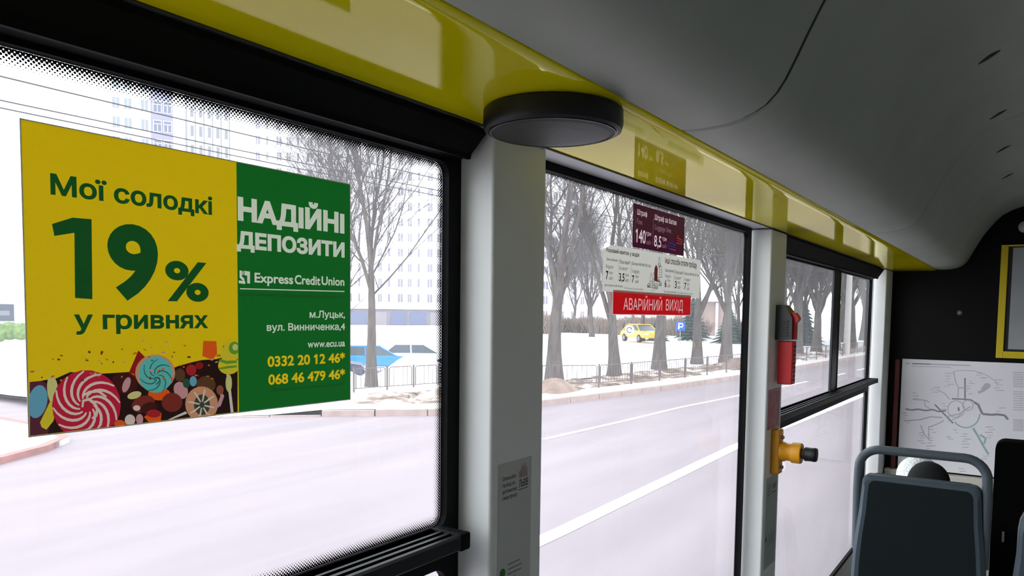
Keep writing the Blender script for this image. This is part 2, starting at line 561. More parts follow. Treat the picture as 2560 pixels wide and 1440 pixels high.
# ceiling: moulded grey duct panels, centre strip, far side mirrored
PROF = [(0.482, 0.299), (0.445, 0.2975), (0.410, 0.300), (0.384, 0.305), (0.365, 0.312), (0.349, 0.321), (0.334, 0.336), (0.322, 0.354), (0.308, 0.382),
        (0.292, 0.416), (0.274, 0.452), (0.250, 0.496), (0.219, 0.541), (0.190, 0.578), (0.158, 0.610), (0.110, 0.637), (0.055, 0.656), (-0.02, 0.672), (-0.12, 0.682), (-0.22, 0.685)]
ceil = tag(thing('ceiling', (0, 0, 0.29)), kind='structure')
def cove(x0, x1, prof, name='duct_panel'):
    w = MB()
    back = [(q[0] + 0.004, q[1] + 0.008) for q in prof]
    n = len(prof)
    steps = max(1, int((x1 - x0) / 0.25))
    e = 0.006
    xs = [(x0, 0.004)] + [(x0 + e, 0.0)] + [(x0 + (x1 - x0) * k / steps, 0.0) for k in range(1, steps)] + [(x1 - e, 0.0)] + [(x1, 0.004)]
    vs = []
    for x, d in xs:
        vs += [(x, q[0] + d * 0.5, q[1] + d) for q in prof]
    fs = [(j * n + i, j * n + i + 1, (j + 1) * n + i + 1, (j + 1) * n + i) for j in range(len(xs) - 1) for i in range(n - 1)]
    w.add(vs, fs)
    w.sheet(back, 'x', x0, x1)
    return w.build(name, M_cove, ceil, smooth=50)
MPROF = [(-0.9 - q[0], q[1]) for q in PROF]
for a, b in ((XR, -1.35), (-1.344, 1.210), (1.216, 2.987), (2.993, XB)):
    cove(a, b, PROF)
    cove(a, b, [(-0.9 - q[0], q[1]) for q in PROF])
w = MB()
for xs in (-1.347, 1.213, 2.990):
    for pr in (PROF, MPROF):
        w.sheet([(q[0], q[1] + 0.004) for q in pr], 'x', xs - 0.006, xs + 0.006)
w.build('seam_gasket', M_gasket, ceil)
w = MB(); w.box(XR, XB, -0.685, -0.215, 0.684, 0.70); w.build('centre_panel', M_cove, ceil)
w = MB(); w.box(XR, XB, YR, -1.38, 0.294, 0.31); w.build('far_side_panel', M_yellow, ceil)
w = MB(); w.box(XR - 0.06, XB + 0.05, -1.77, 0.87, 0.74, 0.80); w.build('roof_skin', M_pillar, ceil)
for x in (2.23, 2.86, 3.44, 4.09):     # little clip slots along the duct panel
    y = 0.112; z = 0.6355
    w = MB()
    w.ball((x, y, z), (0.013, 0.028, 0.004), 14, 8)
    w.ball((x + 0.03, y - 0.034, z), (0.006, 0.010, 0.003), 10, 6)
    w.v = [(v[0] + 0.35 * (v[1] - y), v[1], v[2] - 0.46 * (v[1] - y)) for v in w.v]
    w.build('clip_slot', M_gasket, ceil, smooth=40)

# ------------------------------------------------------------------ windows
def opening_frame(x0, x1, z0, z1, ix0, ix1, iz0, iz1, r, mb, y0=0.792, y1=0.806):
    inner = rrect(ix0, ix1, iz0, iz1, r, 6)
    outer = []
    for p in inner:   # radial push out to the rectangle
        outer.append((x1 if p[0] > (ix0 + ix1) / 2 else x0, z1 if p[1] > (iz0 + iz1) / 2 else z0))
    mb.ring(outer, inner, y0, y1)

def rail_profile(zt, zb):
    pts = [(0.800, zt)]
    for a, c_ in ((0.792, 0.780), (0.774, 0.764), (0.757, 0.747)):      # sliding tracks along the top
        pts += [(a, zt), (a, zt - 0.006), (c_, zt - 0.006), (c_, zt)]
    return pts + [(0.740, zt), (0.736, zt - 0.003), (0.736, zb + 0.003), (0.739, zb), (0.800, zb)]

def window(n, x0, x1, zt, hopper, rail_z=None, zlow=-1.34, mull=None, seen_x1=None, lowtop=None):
    root = tag(thing('window_%d' % n, ((x0 + x1) / 2, YG, -1.36)), kind='structure')
    f = MB()
    ox0, ox1 = x0 - 0.03, x1 + 0.032
    zb = rail_z[0] if rail_z else zlow
    opening_frame(ox0, ox1, zb - 0.02, 0.2965, x0, x1, zb + 0.0, zt, 0.022, f)
    if rail_z:
        opening_frame(ox0, ox1, -1.36, zb - 0.021, x0, x1, zlow, lowtop, 0.03, f)
    f.build('frame', M_black, root)
    if hopper:
        t = MB()
        t.prism([(0.800, zt + 0.004), (0.772, zt + 0.010), (0.770, zt + 0.006), (0.764, zt + 0.006), (0.762, zt + 0.014), (0.734, 0.284), (0.733, 0.2915), (0.800, 0.2915)], 'x', x0 - 0.02, x1 + 0.02)
        t.build('top_channel', M_black, root)
    p = MB(); p.box(x0 - 0.012, x1 + 0.012, 0.807, 0.810, zb - 0.008, zt + 0.012); p.build('pane', M_glass, root)
    if rail_z:
        r = MB(); r.prism(rail_profile(*rail_z), 'x', x0 - 0.02, x1 - 0.012)
        rl = r.build('rail', M_rail, root)
        e = MB(); e.box(x1 - 0.034, x1 - 0.008, 0.7345, 0.7995, rail_z[1] - 0.002, rail_z[0] + 0.002, bev=0.004); e.build('end_cap', M_black, rl)
        q = MB(); q.box(x0 - 0.012, x1 + 0.012, 0.807, 0.810, zlow - 0.012, lowtop + 0.012); q.build('pane', M_glass, root)
    return root

M_rail = mat('dark_grey_rail', (20, 22, 26), 0.5, spec=0.3)
w1 = window(1, -0.62, 0.994, 0.242, True, (-0.354, -0.379), lowtop=-0.424)
frit(w1, -0.62, 0.994, -0.354, 0.242, 0.022, 0.8062, 0.020, 0.0048)
w2 = window(2, 1.10, 2.596, 0.279, False)
frit(w2, 1.10, 2.596, -1.34, 0.279, 0.022, 0.8062, 0.009, 0.0048)
w3 = window(3, 2.75, 5.034, 0.226, True, (-0.360, -0.384), lowtop=-0.437)
m = MB()
m.box(3.955, 4.055, 0.786, 0.799, -0.362, 0.232, bev=0.003)
m.box(4.062, 4.135, 0.794, 0.8055, -0.362, 0.232, bev=0.002)
m.build('sash_stile', mat('dark_grey_sash', (34, 40, 44), 0.4), w3)
m = MB(); m.box(4.118, 4.124, 0.790, 0.794, -0.362, 0.230); m.build('sash_seal', M_alu, w3)
w0 = window(4, -2.42, -0.84, 0.242, True, (-0.354, -0.379), lowtop=-0.424)
for k, (a, b) in enumerate(((-2.4, -0.6), (-0.4, 1.3), (1.5, 3.3), (3.5, 5.2))):     # far side
    t = tag(thing('window_%d' % (5 + k), ((a + b) / 2, YR, -0.95)), kind='structure')
    f = MB(); inner = rrect(a + 0.03, b - 0.03, -0.92, 0.24, 0.03, 5)
    outer = [(b if p[0] > (a + b) / 2 else a, 0.27 if p[1] > -0.3 else -0.95) for p in inner]
    f.ring(outer, inner, -1.72, -1.705); f.build('frame', M_black, t)
    f = MB(); f.box(a + 0.02, b - 0.02, -1.735, -1.731, -0.93, 0.25); f.build('pane', M_dimglass, t)
# ------------------------------------------------------------------ loudspeaker under the yellow panel
M_spk = mat('matt_black_plastic', (14, 14, 16), 0.38, spec=0.4)
M_grille = mat('black_perforated_grille', (22, 23, 26), 0.45, spec=0.5, bump=0.5, bscale=700)
t = thing('loudspeaker', (0.978, 0.588, ZC), 'round black ceiling loudspeaker on the yellow panel above the first pillar', 'speaker')
w = MB(); w.lathe([(0.098, -0.0005), (0.101, -0.003), (0.1015, -0.022), (0.099, -0.030), (0.094, -0.0325), (0.090, -0.0315), (0.088, -0.030), (0.02, -0.030)], (0.978, 0.588, ZC), n=64)
w.build('housing', M_spk, t, smooth=35)
w = MB(); w.lathe([(0.0885, -0.0302), (0.0880, -0.0325), (0.080, -0.0345), (0.05, -0.0365), (0.0, -0.037)], (0.978, 0.588, ZC), n=64)
w.build('grille', M_grille, t, smooth=35)
w = MB(); w.lathe([(0.0905, -0.0312), (0.0915, -0.0335), (0.0895, -0.0338), (0.0885, -0.0318)], (0.978, 0.588, ZC), n=64)
w.build('rim_ring', mat('satin_grey_ring', (70, 70, 74), 0.35), t, smooth=35)

# ------------------------------------------------------------------ advertising poster on window 1
YA = 0.7985
def vinyl(name, rgb, through):
    """thin printed film: glossy, and lets some daylight through from behind"""
    m = mat(name, rgb, 0.3, var=0.05, vscale=9, bump=0.04, bscale=14)
    nt = m.node_tree; b = nt.nodes['Principled BSDF']; out = nt.nodes['Material Output']
    tl = nt.nodes.new('ShaderNodeBsdfTranslucent'); tl.inputs[0].default_value = (*lin(rgb), 1)
    mx = nt.nodes.new('ShaderNodeMixShader'); mx.inputs[0].default_value = through
    nt.links.new(b.outputs[0], mx.inputs[1]); nt.links.new(tl.outputs[0], mx.inputs[2]); nt.links.new(mx.outputs[0], out.inputs[0])
    return m
M_ay = vinyl('printed_yellow', (226, 192, 4), 0.24)
M_ag = vinyl('printed_green', (12, 110, 34), 0.22)
M_tg = vinyl('dark_green_print', (14, 84, 30), 0.2)
M_tw = vinyl('pale_cream_print', (236, 242, 220), 0.2)
M_ty = vinyl('yellow_print', (246, 208, 20), 0.22)
AX0, AXS, AX1, AZ0, AZ1 = 0.3565, 0.5945, 0.7805, -0.1245, 0.1765
t = thing('advertising_poster', ((AX0 + AX1) / 2, YA, AZ0), 'yellow and green deposit poster with sweets, stuck inside the first window', 'poster')
def leaf(mb, x0, x1, z0, z1, y, th=0.0006, mi=0):
    mb.box(x0, x1, y, y + th, z0, z1, mi=mi)
STACK = []
def lay(name, mb, m): STACK.append((name, mb, m))
w = MB(); w.flat([(AX0, AZ0), (AXS, AZ0), (AXS, AZ1), (AX0, AZ1)], YA); lay('yellow_sheet', w, M_ay)
w = MB(); w.flat([(AXS, AZ0), (AX1, AZ0), (AX1, AZ1), (AXS, AZ1)], YA); lay('green_sheet', w, M_ag)
w = MB(); e = 0.0012
for q in ((AX0 - e, AX0, AZ0 - e, AZ1 + e), (AX1, AX1 + e, AZ0 - e, AZ1 + e), (AX0, AX1, AZ1, AZ1 + e), (AX0, AX1, AZ0 - e, AZ0)): leaf(w, *q, YA)
w.build('backing_edge', vinyl('white_vinyl_edge', (215, 218, 210), 0.25), t)
def apx(pts): return [(on_y(a, b, YA).x, on_y(a, b, YA).z) for a, b in pts]
# the picture of sweets printed along the foot of the yellow half
random.seed(5)
SW = {}
def sw(name, rgb):
    if name not in SW: SW[name] = (len(SW), vinyl('sweet_print_' + name, rgb, 0.2))
    return SW[name][0]
art = MB(); layer = [0]
def clipz(p): return (min(max(p[0], AX0 + 0.0003), AXS - 0.0002), max(p[1], AZ0 + 0.0003))
def poly(pts, col):
    layer[0] += 1
    q = [clipz(p) for p in apx(pts)]
    art.add([(p[0], YA - 0.0001 - 0.0000008 * layer[0], p[1]) for p in q], [tuple(range(len(q)))], col)
def blob(cx, cy, rx, ry, col, rot=0.0, n=22):
    a = math.radians(rot)
    poly([(cx + rx * math.cos(k * 2 * math.pi / n) * math.cos(a) - ry * math.sin(k * 2 * math.pi / n) * math.sin(a),
           cy + rx * math.cos(k * 2 * math.pi / n) * math.sin(a) + ry * math.sin(k * 2 * math.pi / n) * math.cos(a)) for k in range(n)], col)
def curve(pts, wd, col):
    """tapered ribbon through pixel points"""
    for i in range(len(pts) - 1):
        pass
    L = []; R = []
    n = len(pts)
    for i, p in enumerate(pts):
        d = Vector((pts[min(i + 1, n - 1)][0] - pts[max(i - 1, 0)][0], pts[min(i + 1, n - 1)][1] - pts[max(i - 1, 0)][1]))
        d.normalize(); wv = wd * (0.45 + 0.55 * math.sin(math.pi * (i + 0.6) / (n + 0.2)))
        L.append((p[0] - d.y * wv, p[1] + d.x * wv)); R.append((p[0] + d.y * wv, p[1] - d.x * wv))
    for i in range(n - 1):
        poly([L[i], L[i + 1], R[i + 1], R[i]], col)
        layer[0] -= 1
    layer[0] += 1
cd, cpl, crd, ccr, ctl, cdt = sw('brown_black', (38, 16, 12)), sw('plum', (92, 36, 52)), sw('raspberry', (200, 26, 58)), sw('cream', (226, 206, 190)), sw('teal', (96, 190, 180)), sw('deep_teal', (34, 108, 104))
cor, cbl, cyl, cgr, cdr, cpk, cpe, cbr, clg = sw('orange', (236, 92, 20)), sw('sky_blue', (104, 168, 190)), sw('lemon', (222, 200, 40)), sw('leaf_green', (106, 160, 40)), sw('dark_red', (150, 24, 20)), sw('pink', (206, 150, 150)), sw('peach', (214, 150, 110)), sw('brown', (96, 62, 34)), sw('pale_lemon', (214, 206, 130))
poly([(74, 958), (112, 950), (140, 946), (176, 930), (240, 935), (290, 932), (322, 930), (345, 910), (420, 925), (446, 915), (478, 906), (505, 900), (540, 898), (562, 892), (594, 880), (594, 1032), (74, 1100)], cd)
poly([(74, 955), (104, 952), (132, 968), (140, 1000), (120, 1096), (74, 1100)], cpl)
blob(94, 1004, 24, 42, cbl, 12); blob(132, 976, 14, 38, clg, -6); poly([(100, 1056), (126, 1002), (140, 1010), (134, 1052), (116, 1074), (104, 1068)], cyl)
poly([(322, 932), (346, 876), (362, 892), (336, 950)], cdr)
blob(388, 932, 50, 46, cpe); blob(398, 985, 28, 16, cor); blob(310, 958, 34, 26, sw('maroon', (70, 22, 18)))
blob(216, 1013, 86, 88, crd)
for k in range(12):
    a0 = k * math.pi / 6
    pts = []
    for j in range(9):
        r = 18 + 66 * j / 8
        a = a0 + 1.5 * (j / 8)
        pts.append((216 + r * math.cos(a), 1013 + r * 1.02 * math.sin(a)))
    curve(pts, 3.6, ccr)
curve([(206, 1018), (208, 1002), (222, 998), (236, 1008), (244, 1024), (240, 1040), (230, 1046)], 4.2, ccr)
curve([(206, 990), (224, 980), (246, 978), (266, 992)], 3.6, ccr)
blob(316, 962, 9, 20, cpk, 20); blob(336, 988, 18, 9, clg, -16); blob(358, 1010, 30, 20, sw('rust', (128, 44, 34)), -20)
blob(372, 1020, 22, 14, sw('maroon', (70, 22, 18)), -20)
blob(452, 976, 17, 22, cpk, -25); blob(430, 1006, 26, 24, sw('rust', (128, 44, 34)))
blob(389, 936, 43, 46, ctl)
for k in range(7):
    a0 = k * 2 * math.pi / 7 + 0.4
    curve([(391 + (5 + 36 * j / 6) * math.cos(a0 + 1.7 * j / 6), 940 + (5 + 37 * j / 6) * math.sin(a0 + 1.7 * j / 6)) for j in range(7)], 1.5, cdt)
curve([(386, 952), (388, 944), (396, 944), (400, 952), (390, 962)], 2.2, cdt)
poly([(508, 852), (541, 853), (543, 884), (532, 900), (506, 890)], cor)
blob(450, 938, 13, 17, cbr); blob(478, 925, 13, 14, sw('cherry', (176, 30, 40))); blob(483, 953, 9, 13, cbl); blob(466, 958, 9, 12, sw('forest', (40, 84, 60)))
blob(515, 962, 24, 22, cbr); blob(498, 914, 10, 9, cdr)
blob(574, 880, 24, 28, cyl); blob(572, 914, 27, 22, cyl); curve([(548, 900), (566, 906), (592, 904)], 4, cgr); curve([(548, 922), (570, 918), (592, 916)], 3, cgr); blob(586, 870, 14, 16, cgr); blob(588, 868, 7, 8, clg)
poly([(566, 936), (573, 936), (584, 1032), (577, 1032)], ccr); blob(572, 958, 8, 22, clg)
blob(504, 1010, 41, 44, cpe); blob(505, 1012, 20, 26, sw('olive', (66, 72, 50)))
for k in range(8):
    a = k * math.pi / 4 + 0.2
    curve([(505 + 6 * math.cos(a), 1012 + 8 * math.sin(a)), (505 + 22 * math.cos(a), 1012 + 26 * math.sin(a)), (505 + 36 * math.cos(a), 1012 + 39 * math.sin(a))], 2.2, ccr)
poly([(420, 1049), (464, 1028), (468, 1034), (428, 1053)], ccr); curve([(545, 975), (556, 990), (548, 1012), (536, 1020)], 5, cpk)
blob(550, 975, 9, 12, sw('copper', (150, 80, 60)))
poly([(360, 1042), (382, 1028), (404, 1032), (402, 1052), (372, 1062)], cor); blob(384, 1034, 18, 10, sw('cherry', (176, 30, 40)))
blob(325, 1050, 13, 14, ccr); blob(349, 1048, 9, 13, cpk); blob(300, 1060, 14, 10, cor); blob(342, 1020, 9, 7, ccr)
for _ in range(70):
    x = random.uniform(78, 560); y = random.uniform(850, 952)
    if y < 850 + (0 if x > 300 else 30): continue
    blob(x, y, random.uniform(2, 6), random.uniform(1.5, 3.2), random.choice((cor, cdr, cbr, sw('amber', (196, 120, 20)), sw('amber', (196, 120, 20)), cpk)), random.uniform(-30, 30), 7)
lay('sweets_picture', art, [m for _, m in sorted(SW.values(), key=lambda q: q[0])])
yt = YA - 0.0005
w = MB()
wtext(w, 'Мої солодкі', (126.5, 486), (126, 432.5), 530.5, YA, yt, 'М', 0.03)
lay('heading_lettering', w, M_tg)
w = MB(); w.flat(apx([(130, 560), (181, 544), (229, 548), (231, 748), (187.5, 745), (186, 582), (136, 590)]), YA); wtext(w, '9', (271, 751), (271, 554), 397, YA, yt, '9', 0.04)
wtext(w, '%', (414, 753), (414, 650), 522, YA, yt, '%', 0.03)
lay('rate_lettering', w, M_tg)
w = MB(); wtext(w, 'у гривнях', (185.5, 824), (185.5, 786), 521, YA, yt, 'н', 0.03)
lay('currency_lettering', w, M_tg)
w = MB(); wtext(w, 'НАДІЙНІ', (594.5, 551), (594.5, 491), 861, YA, yt, 'Н', 0.05); wtext(w, 'ДЕПОЗИТИ', (592, 620), (592, 576), 861.5, YA, yt, 'П', 0.05)
lay('slogan_lettering', w, M_tw)
w = MB(); wtext(w, 'Express', (636.5, 706), (636.5, 681.5), 733, YA, yt, 'E', 0.025); wtext(w, 'Credit', (737, 710.5), (737, 687), 801, YA, yt, 'C', 0.025); wtext(w, 'Union', (804, 712.5), (804, 690.5), 861, YA, yt, 'U', 0.025)
lay('company_lettering', w, M_tw)
# emblem: two angular arrows chasing each other
w = MB()
w.flat(apx([(599, 676), (605, 677), (605, 691), (611, 697), (611, 704), (605, 700), (599, 694)]), yt)
w.flat(apx([(611, 677), (625, 679), (625, 709), (618, 708), (618, 689), (611, 688)]), yt)
w.flat(apx([(597, 708), (597, 701), (613, 703), (613, 710)]), yt)
w.flat(apx([(606, 680), (609, 676), (609, 688), (606, 686)]), yt)
lay('company_emblem', w, M_tw)
w = MB(); w.flat(apx([(600, 720.5), (861, 727.5), (861, 730), (600, 723)]), yt); lay('rule_line', w, M_tw)
w = MB(); wtext(w, 'м.Луцьк,', (774, 794.5), (774, 776), 862.5, YA, yt, 'Л', 0.022)
wtext(w, 'вул. Винниченка,4', (667, 827.5), (667, 808), 862.5, YA, yt, 'В', 0.022)
wtext(w, 'www.ecu.ua', (769, 869.5), (769, 857), 862.5, YA, yt, 'x', 0.022)
lay('address_lettering', w, M_tw)
w = MB(); wtext(w, '0332 20 12 46*', (669, 918), (669, 891), 862.5, YA, yt, '3', 0.03); wtext(w, '068 46 479 46*', (671, 963), (671, 936), 862.5, YA, yt, '6', 0.03)
lay('telephone_lettering', w, M_ty)
M_faint = mat('faint_pale_green_print', (84, 140, 90), 0.4)
w = MB(); wtext(w, 'Ліцензія Нацкомфінпослуг. В силі розпорядження №1043 від 19.03.13', (600, 738), (600, 731), 861, YA, yt, 'Л')
wtext(w, '*Вартість дзвінків згідно з тарифами вашого оператора', (674, 979), (674, 973), 861, YA, yt, 'В')
w.build('small_print', M_faint, t)
printed_sheet(STACK, YA, t)

# ------------------------------------------------------------------ stickers on window 2
YS = 0.7988
M_plum = vinyl('plum_vinyl', (74, 10, 46), 0.2)
M_swhite = vinyl('white_vinyl', (232, 230, 222), 0.25)
M_ink = mat('black_ink', (18, 18, 22), 0.5)
M_greyink = mat('grey_ink', (120, 120, 122), 0.5)
M_pinkwhite = vinyl('pinkish_white_ink', (236, 216, 222), 0.3)
M_dimpink = vinyl('dim_mauve_ink', (160, 116, 142), 0.25)
M_sred = vinyl('red_vinyl', (214, 8, 22), 0.25)
M_scr = mat('red_ink', (216, 84, 84), 0.5)
ys = YS - 0.0004
def s(mb, body, lb, top, xr, ref='H', bold=0.0):
    wtext(mb, body, lb, (lb[0], top), xr, YS, ys, ref, bold)
t = thing('fine_notice', (1.87, YS, 0.163), 'plum sticker on the second window listing the fines in white, topmost of three', 'sticker')
STACK = []
w = MB(); w.flat([(1.706, 0.163), (2.036, 0.163), (2.036, 0.2665), (1.706, 0.2665)], YS); lay('sheet', w, M_plum)
w = MB(); s(w, 'Штраф', (1593, 536), 522, 1618, 'Ш', 0.008); s(w, '140', (1588.5, 605), 571, 1614, '1', 0.012); s(w, 'грн', (1615.5, 588), 579.5, 1627.5, 'н')
s(w, 'Штраф за багаж', (1637, 549), 535, 1692, 'Ш', 0.008); s(w, '8,5', (1635, 616), 587, 1653, '8', 0.012); s(w, 'грн', (1656, 601), 593, 1666.5, 'н')
lay('lettering', w, M_pinkwhite)
w = MB(); s(w, 'Fine', (1592, 559), 545, 1606, 'F'); s(w, 'uah', (1615, 610), 601.5, 1627, 'x'); s(w, 'Luggage fine', (1637, 573), 560, 1678, 'L'); s(w, 'uah', (1655, 619), 611, 1666, 'x')
p = on_y(1633.5, 535, YS); w.flat([(p.x, 0.174), (p.x + 0.0016, 0.174), (p.x + 0.0016, 0.2435), (p.x, 0.2435)], ys)
p = on_y(1588, 520, YS); w.flat([(p.x, 0.174), (p.x + 0.001, 0.174), (p.x + 0.001, 0.252), (p.x, 0.252)], ys)
lay('second_lettering', w, M_dimpink)
def outline(mb, pts, wd, y):
    q = [(on_y(a, b, YS).x, on_y(a, b, YS).z) for a, b in pts]
    for i in range(len(q) - 1):
        d = Vector((q[i + 1][0] - q[i][0], q[i + 1][1] - q[i][1])).normalized() * wd
        mb.flat([(q[i][0] - d.y, q[i][1] + d.x), (q[i + 1][0] - d.y, q[i + 1][1] + d.x), (q[i + 1][0] + d.y, q[i + 1][1] - d.x), (q[i][0] + d.y, q[i][1] - d.x)], y)
w = MB(); outline(w, [(1689, 613), (1673, 607), (1671, 610), (1669, 619), (1672, 621), (1690, 625)], 0.0011, ys); outline(w, [(1671, 614), (1690, 619)], 0.0009, ys); outline(w, [(1682, 609), (1679, 603), (1684, 600)], 0.0006, ys)
lay('tram_outline', w, vinyl('blue_ink', (48, 62, 150), 0.25))
w = MB(); outline(w, [(1692, 595), (1705, 600), (1704, 611), (1691, 607)], 0.001, ys); outline(w, [(1693, 601), (1705, 606)], 0.0008, ys); outline(w, [(1696, 595), (1694, 589), (1698, 592)], 0.0006, ys)
outline(w, [(1674, 622), (1689, 626)], 0.0008, ys)
lay('bus_outline', w, vinyl('orange_red_ink', (206, 70, 48), 0.25))
printed_sheet(STACK, YS, t)

t = thing('fare_notice', (1.86, YS, 0.05), 'white sticker with ticket prices in black print, between the plum and the red sticker', 'sticker')
w = MB(); pts = [(1.553, 0.052), (2.166, 0.050), (2.169, 0.160), (1.615, 0.1585), (1.590, 0.1575), (1.573, 0.1500), (1.555, 0.147)]
w.flat(pts, YS - 0.0002); w.build('sheet', M_swhite, t)
ys = YS - 0.0005
w = MB(); s(w, 'Разовий квиток у водія', (1515.5, 629.5), 618.5, 1597.5, 'Р', 0.02); s(w, 'Інші способи оплати проїзду', (1662.5, 658), 643.5, 1742, 'І', 0.02)
w.build('title_lettering', M_ink, t)
w = MB()
s(w, 'Звичайний', (1515, 650.5), 643.5, 1543.5, 'З', 0.005); s(w, 'Пільговий*', (1548, 658.5), 649, 1575, 'П', 0.005); s(w, 'Багаж 40×60×20 см', (1579.5, 662), 654, 1626, 'Б', 0.005)
s(w, 'Звичайний', (1662.5, 679), 671, 1683.5, 'З', 0.005); s(w, 'Пільговий*', (1686, 684), 675.5, 1708, 'П', 0.005); s(w, 'Багаж 40×60×20 см', (1710.5, 687), 679.5, 1746, 'Б', 0.005)
for x, y in ((1522, 684.5), (1562, 690.5), (1587, 694), (1668, 704), (1693, 709), (1716, 713)): s(w, 'грн', (x, y), y - 5.5, x + 9 if x < 1600 else x + 7, 'н')
s(w, '*для студентів вузів України', (1510, 714.5), 709, 1556, 'У', 0.004); s(w, '*для студентів вузів України', (1658.5, 731), 725.5, 1691, 'У', 0.004)
w.build('black_lettering', M_ink, t)
w = MB(); s(w, '7', (1514, 699), 677, 1520, '7', 0.02); s(w, '3,5', (1547, 703), 682, 1560.5, '3', 0.02); s(w, '7', (1579, 707), 688, 1584.5, '7', 0.02)
s(w, '6', (1661, 718), 699, 1665.5, '6', 0.02); s(w, '3', (1686.5, 721), 702, 1691, '3', 0.02); s(w, '7', (1710, 724), 706.5, 1714.5, '7', 0.02)
w.build('price_lettering', M_ink, t)
w = MB()
s(w, 'Regular', (1514.5, 669.5), 660.5, 1533.5, 'R'); s(w, 'Student*', (1547.5, 674), 665, 1569, 'S'); s(w, 'Luggage', (1579.5, 680.5), 672, 1598, 'L')
s(w, 'Regular', (1662.5, 693), 685, 1677, 'R'); s(w, 'Student*', (1686, 698), 689, 1703, 'S'); s(w, 'Luggage', (1710.5, 701), 693.5, 1725, 'L')
for x, y in ((1522, 698.5), (1562, 704), (1587, 707), (1668, 718), (1693, 721.5), (1716, 725)): s(w, 'uah', (x, y), y - 6, x + 9 if x < 1600 else x + 7, 'x')
s(w, '*for Ukrainian University students', (1558, 722), 717, 1608, 'U'); s(w, '*for Ukrainian University students', (1692, 734), 729, 1732, 'U')
for x, y0, y1 in ((1546, 650, 703), (1577, 655, 707), (1684.5, 677, 721), (1708.5, 682, 725)):
    p, q = on_y(x, y0, YS), on_y(x, y1, YS); w.flat([(p.x, q.z), (p.x + 0.0008, q.z), (p.x + 0.0008, p.z), (p.x, p.z)], ys)
w.build('grey_lettering', M_greyink, t)
w = MB()     # little line drawing of towers
def tower(mb, cx, y0, y1, hw, roof):
    outline(mb, [(cx - hw, y1), (cx - hw, y0), (cx, y0 - roof), (cx + hw, y0), (cx + hw, y1), (cx - hw, y1)], 0.0007, ys)
    for k in range(1, 4): outline(mb, [(cx - hw, y0 + (y1 - y0) * k / 4), (cx + hw, y0 + (y1 - y0) * k / 4)], 0.0005, ys)
tower(w, 1648, 655, 668, 2.5, 13); tower(w, 1651, 668, 693, 3, 5); tower(w, 1627.5, 698, 718, 3.5, 16); tower(w, 1634, 690, 720, 1.6, 10); tower(w, 1645, 698, 704, 3, 6); tower(w, 1621, 712, 718, 3, 4); tower(w, 1640, 712, 722, 4, 4); tower(w, 1650, 706, 714, 3, 3)
outline(w, [(1630, 720), (1630, 729)], 0.0006, ys); outline(w, [(1634, 720), (1634, 730)], 0.0006, ys)
w.build('towers_drawing', M_ink, t)
w = MB(); q = [(on_y(a, b, YS).x, on_y(a, b, YS).z) for a, b in ((1636, 670), (1640, 661), (1644, 671), (1643, 704), (1635, 702))]; w.flat(q, ys + 0.0001)
w.build('red_tower', M_scr, t)
w = MB(); w.add([(1.553, YS - 0.0003, 0.147), (1.573, YS - 0.0003, 0.150), (1.590, YS - 0.0003, 0.1575), (1.568, YS - 0.003, 0.1625), (1.556, YS - 0.003, 0.158)], [(0, 1, 2, 3, 4)]); w.build('peeling_corner', vinyl('pale_tape', (240, 240, 236), 0.5), t)

t = thing('exit_sign', (1.855, YS, 0.0), 'red emergency exit sticker with pale lettering, lowest on the second window', 'sign')
STACK = []
w = MB(); w.flat(rrect(1.607, 2.101, -0.0005, 0.0575, 0.004, 4), YS); lay('pale_border', w, vinyl('pale_pink_vinyl', (236, 200, 200), 0.3))
w = MB(); w.flat(rrect(1.6095, 2.0985, 0.0015, 0.0555, 0.003, 4), YS); lay('red_face', w, M_sred)
w = MB(); s(w, 'АВАРІЙНИЙ', (1558.5, 774.5), 744.5, 1655, 'А', 0.004); s(w, 'ВИХІД', (1664.5, 776), 748, 1707, 'В', 0.004)
lay('lettering', w, vinyl('pale_rose_ink', (240, 196, 192), 0.28))
printed_sheet(STACK, YS, t)

# ------------------------------------------------------------------ payment stickers on the pillars (the square code is left out)
M_note = mat('greyish_white_paper', (196, 198, 196), 0.5)
def dashes(mb, x0, x1, z, y, n, hgt, seed, slope=0.0):
    random.seed(seed); x = x0
    while x < x1:
        L = random.uniform(0.3, 1.0) * (x1 - x0) / n
        e = min(x + L, x1)
        mb.flat([(x, z), (e, z), (e, z + hgt), (x, z + hgt)], y)
        x = e + (x1 - x0) / n * 0.12
YN = YP - 0.0008
t = thing('payment_notice', (1.1025, YN, -0.60), 'tall white phone payment notice with a green dot, on the first pillar', 'sticker')
w = MB(); w.box(1.0505, 1.1545, YN, YP - 0.0001, -0.600, -0.2535, bev=0.0003, seg=1); w.build('sheet', M_note, t)
yn = YN - 0.0003
w = MB()
def pt(mb, body, x0, x1, zb, zt, ref, bold=0.0): text(mb, body, x0, x1, zb, zt, yn, ref, bold)
pt(w, 'Оплачуйте', 1.063, 1.1035, -0.2835, -0.2765, 'О', 0.006); pt(w, 'проїзд за', 1.063, 1.1005, -0.2945, -0.2895, 'н', 0.006); pt(w, 'допомогою', 1.063, 1.107, -0.3055, -0.3005, 'н', 0.006); pt(w, 'смартфону!', 1.063, 1.108, -0.3165, -0.3115, 'н', 0.006)
pt(w, 'ЛЬВІВ', 1.1135, 1.143, -0.303, -0.2895, 'В', 0.014)
w.flat([(1.112, -0.3075), (1.143, -0.3075), (1.143, -0.3063), (1.112, -0.3063)], yn)
w.build('lettering', M_ink, t)
w = MB()
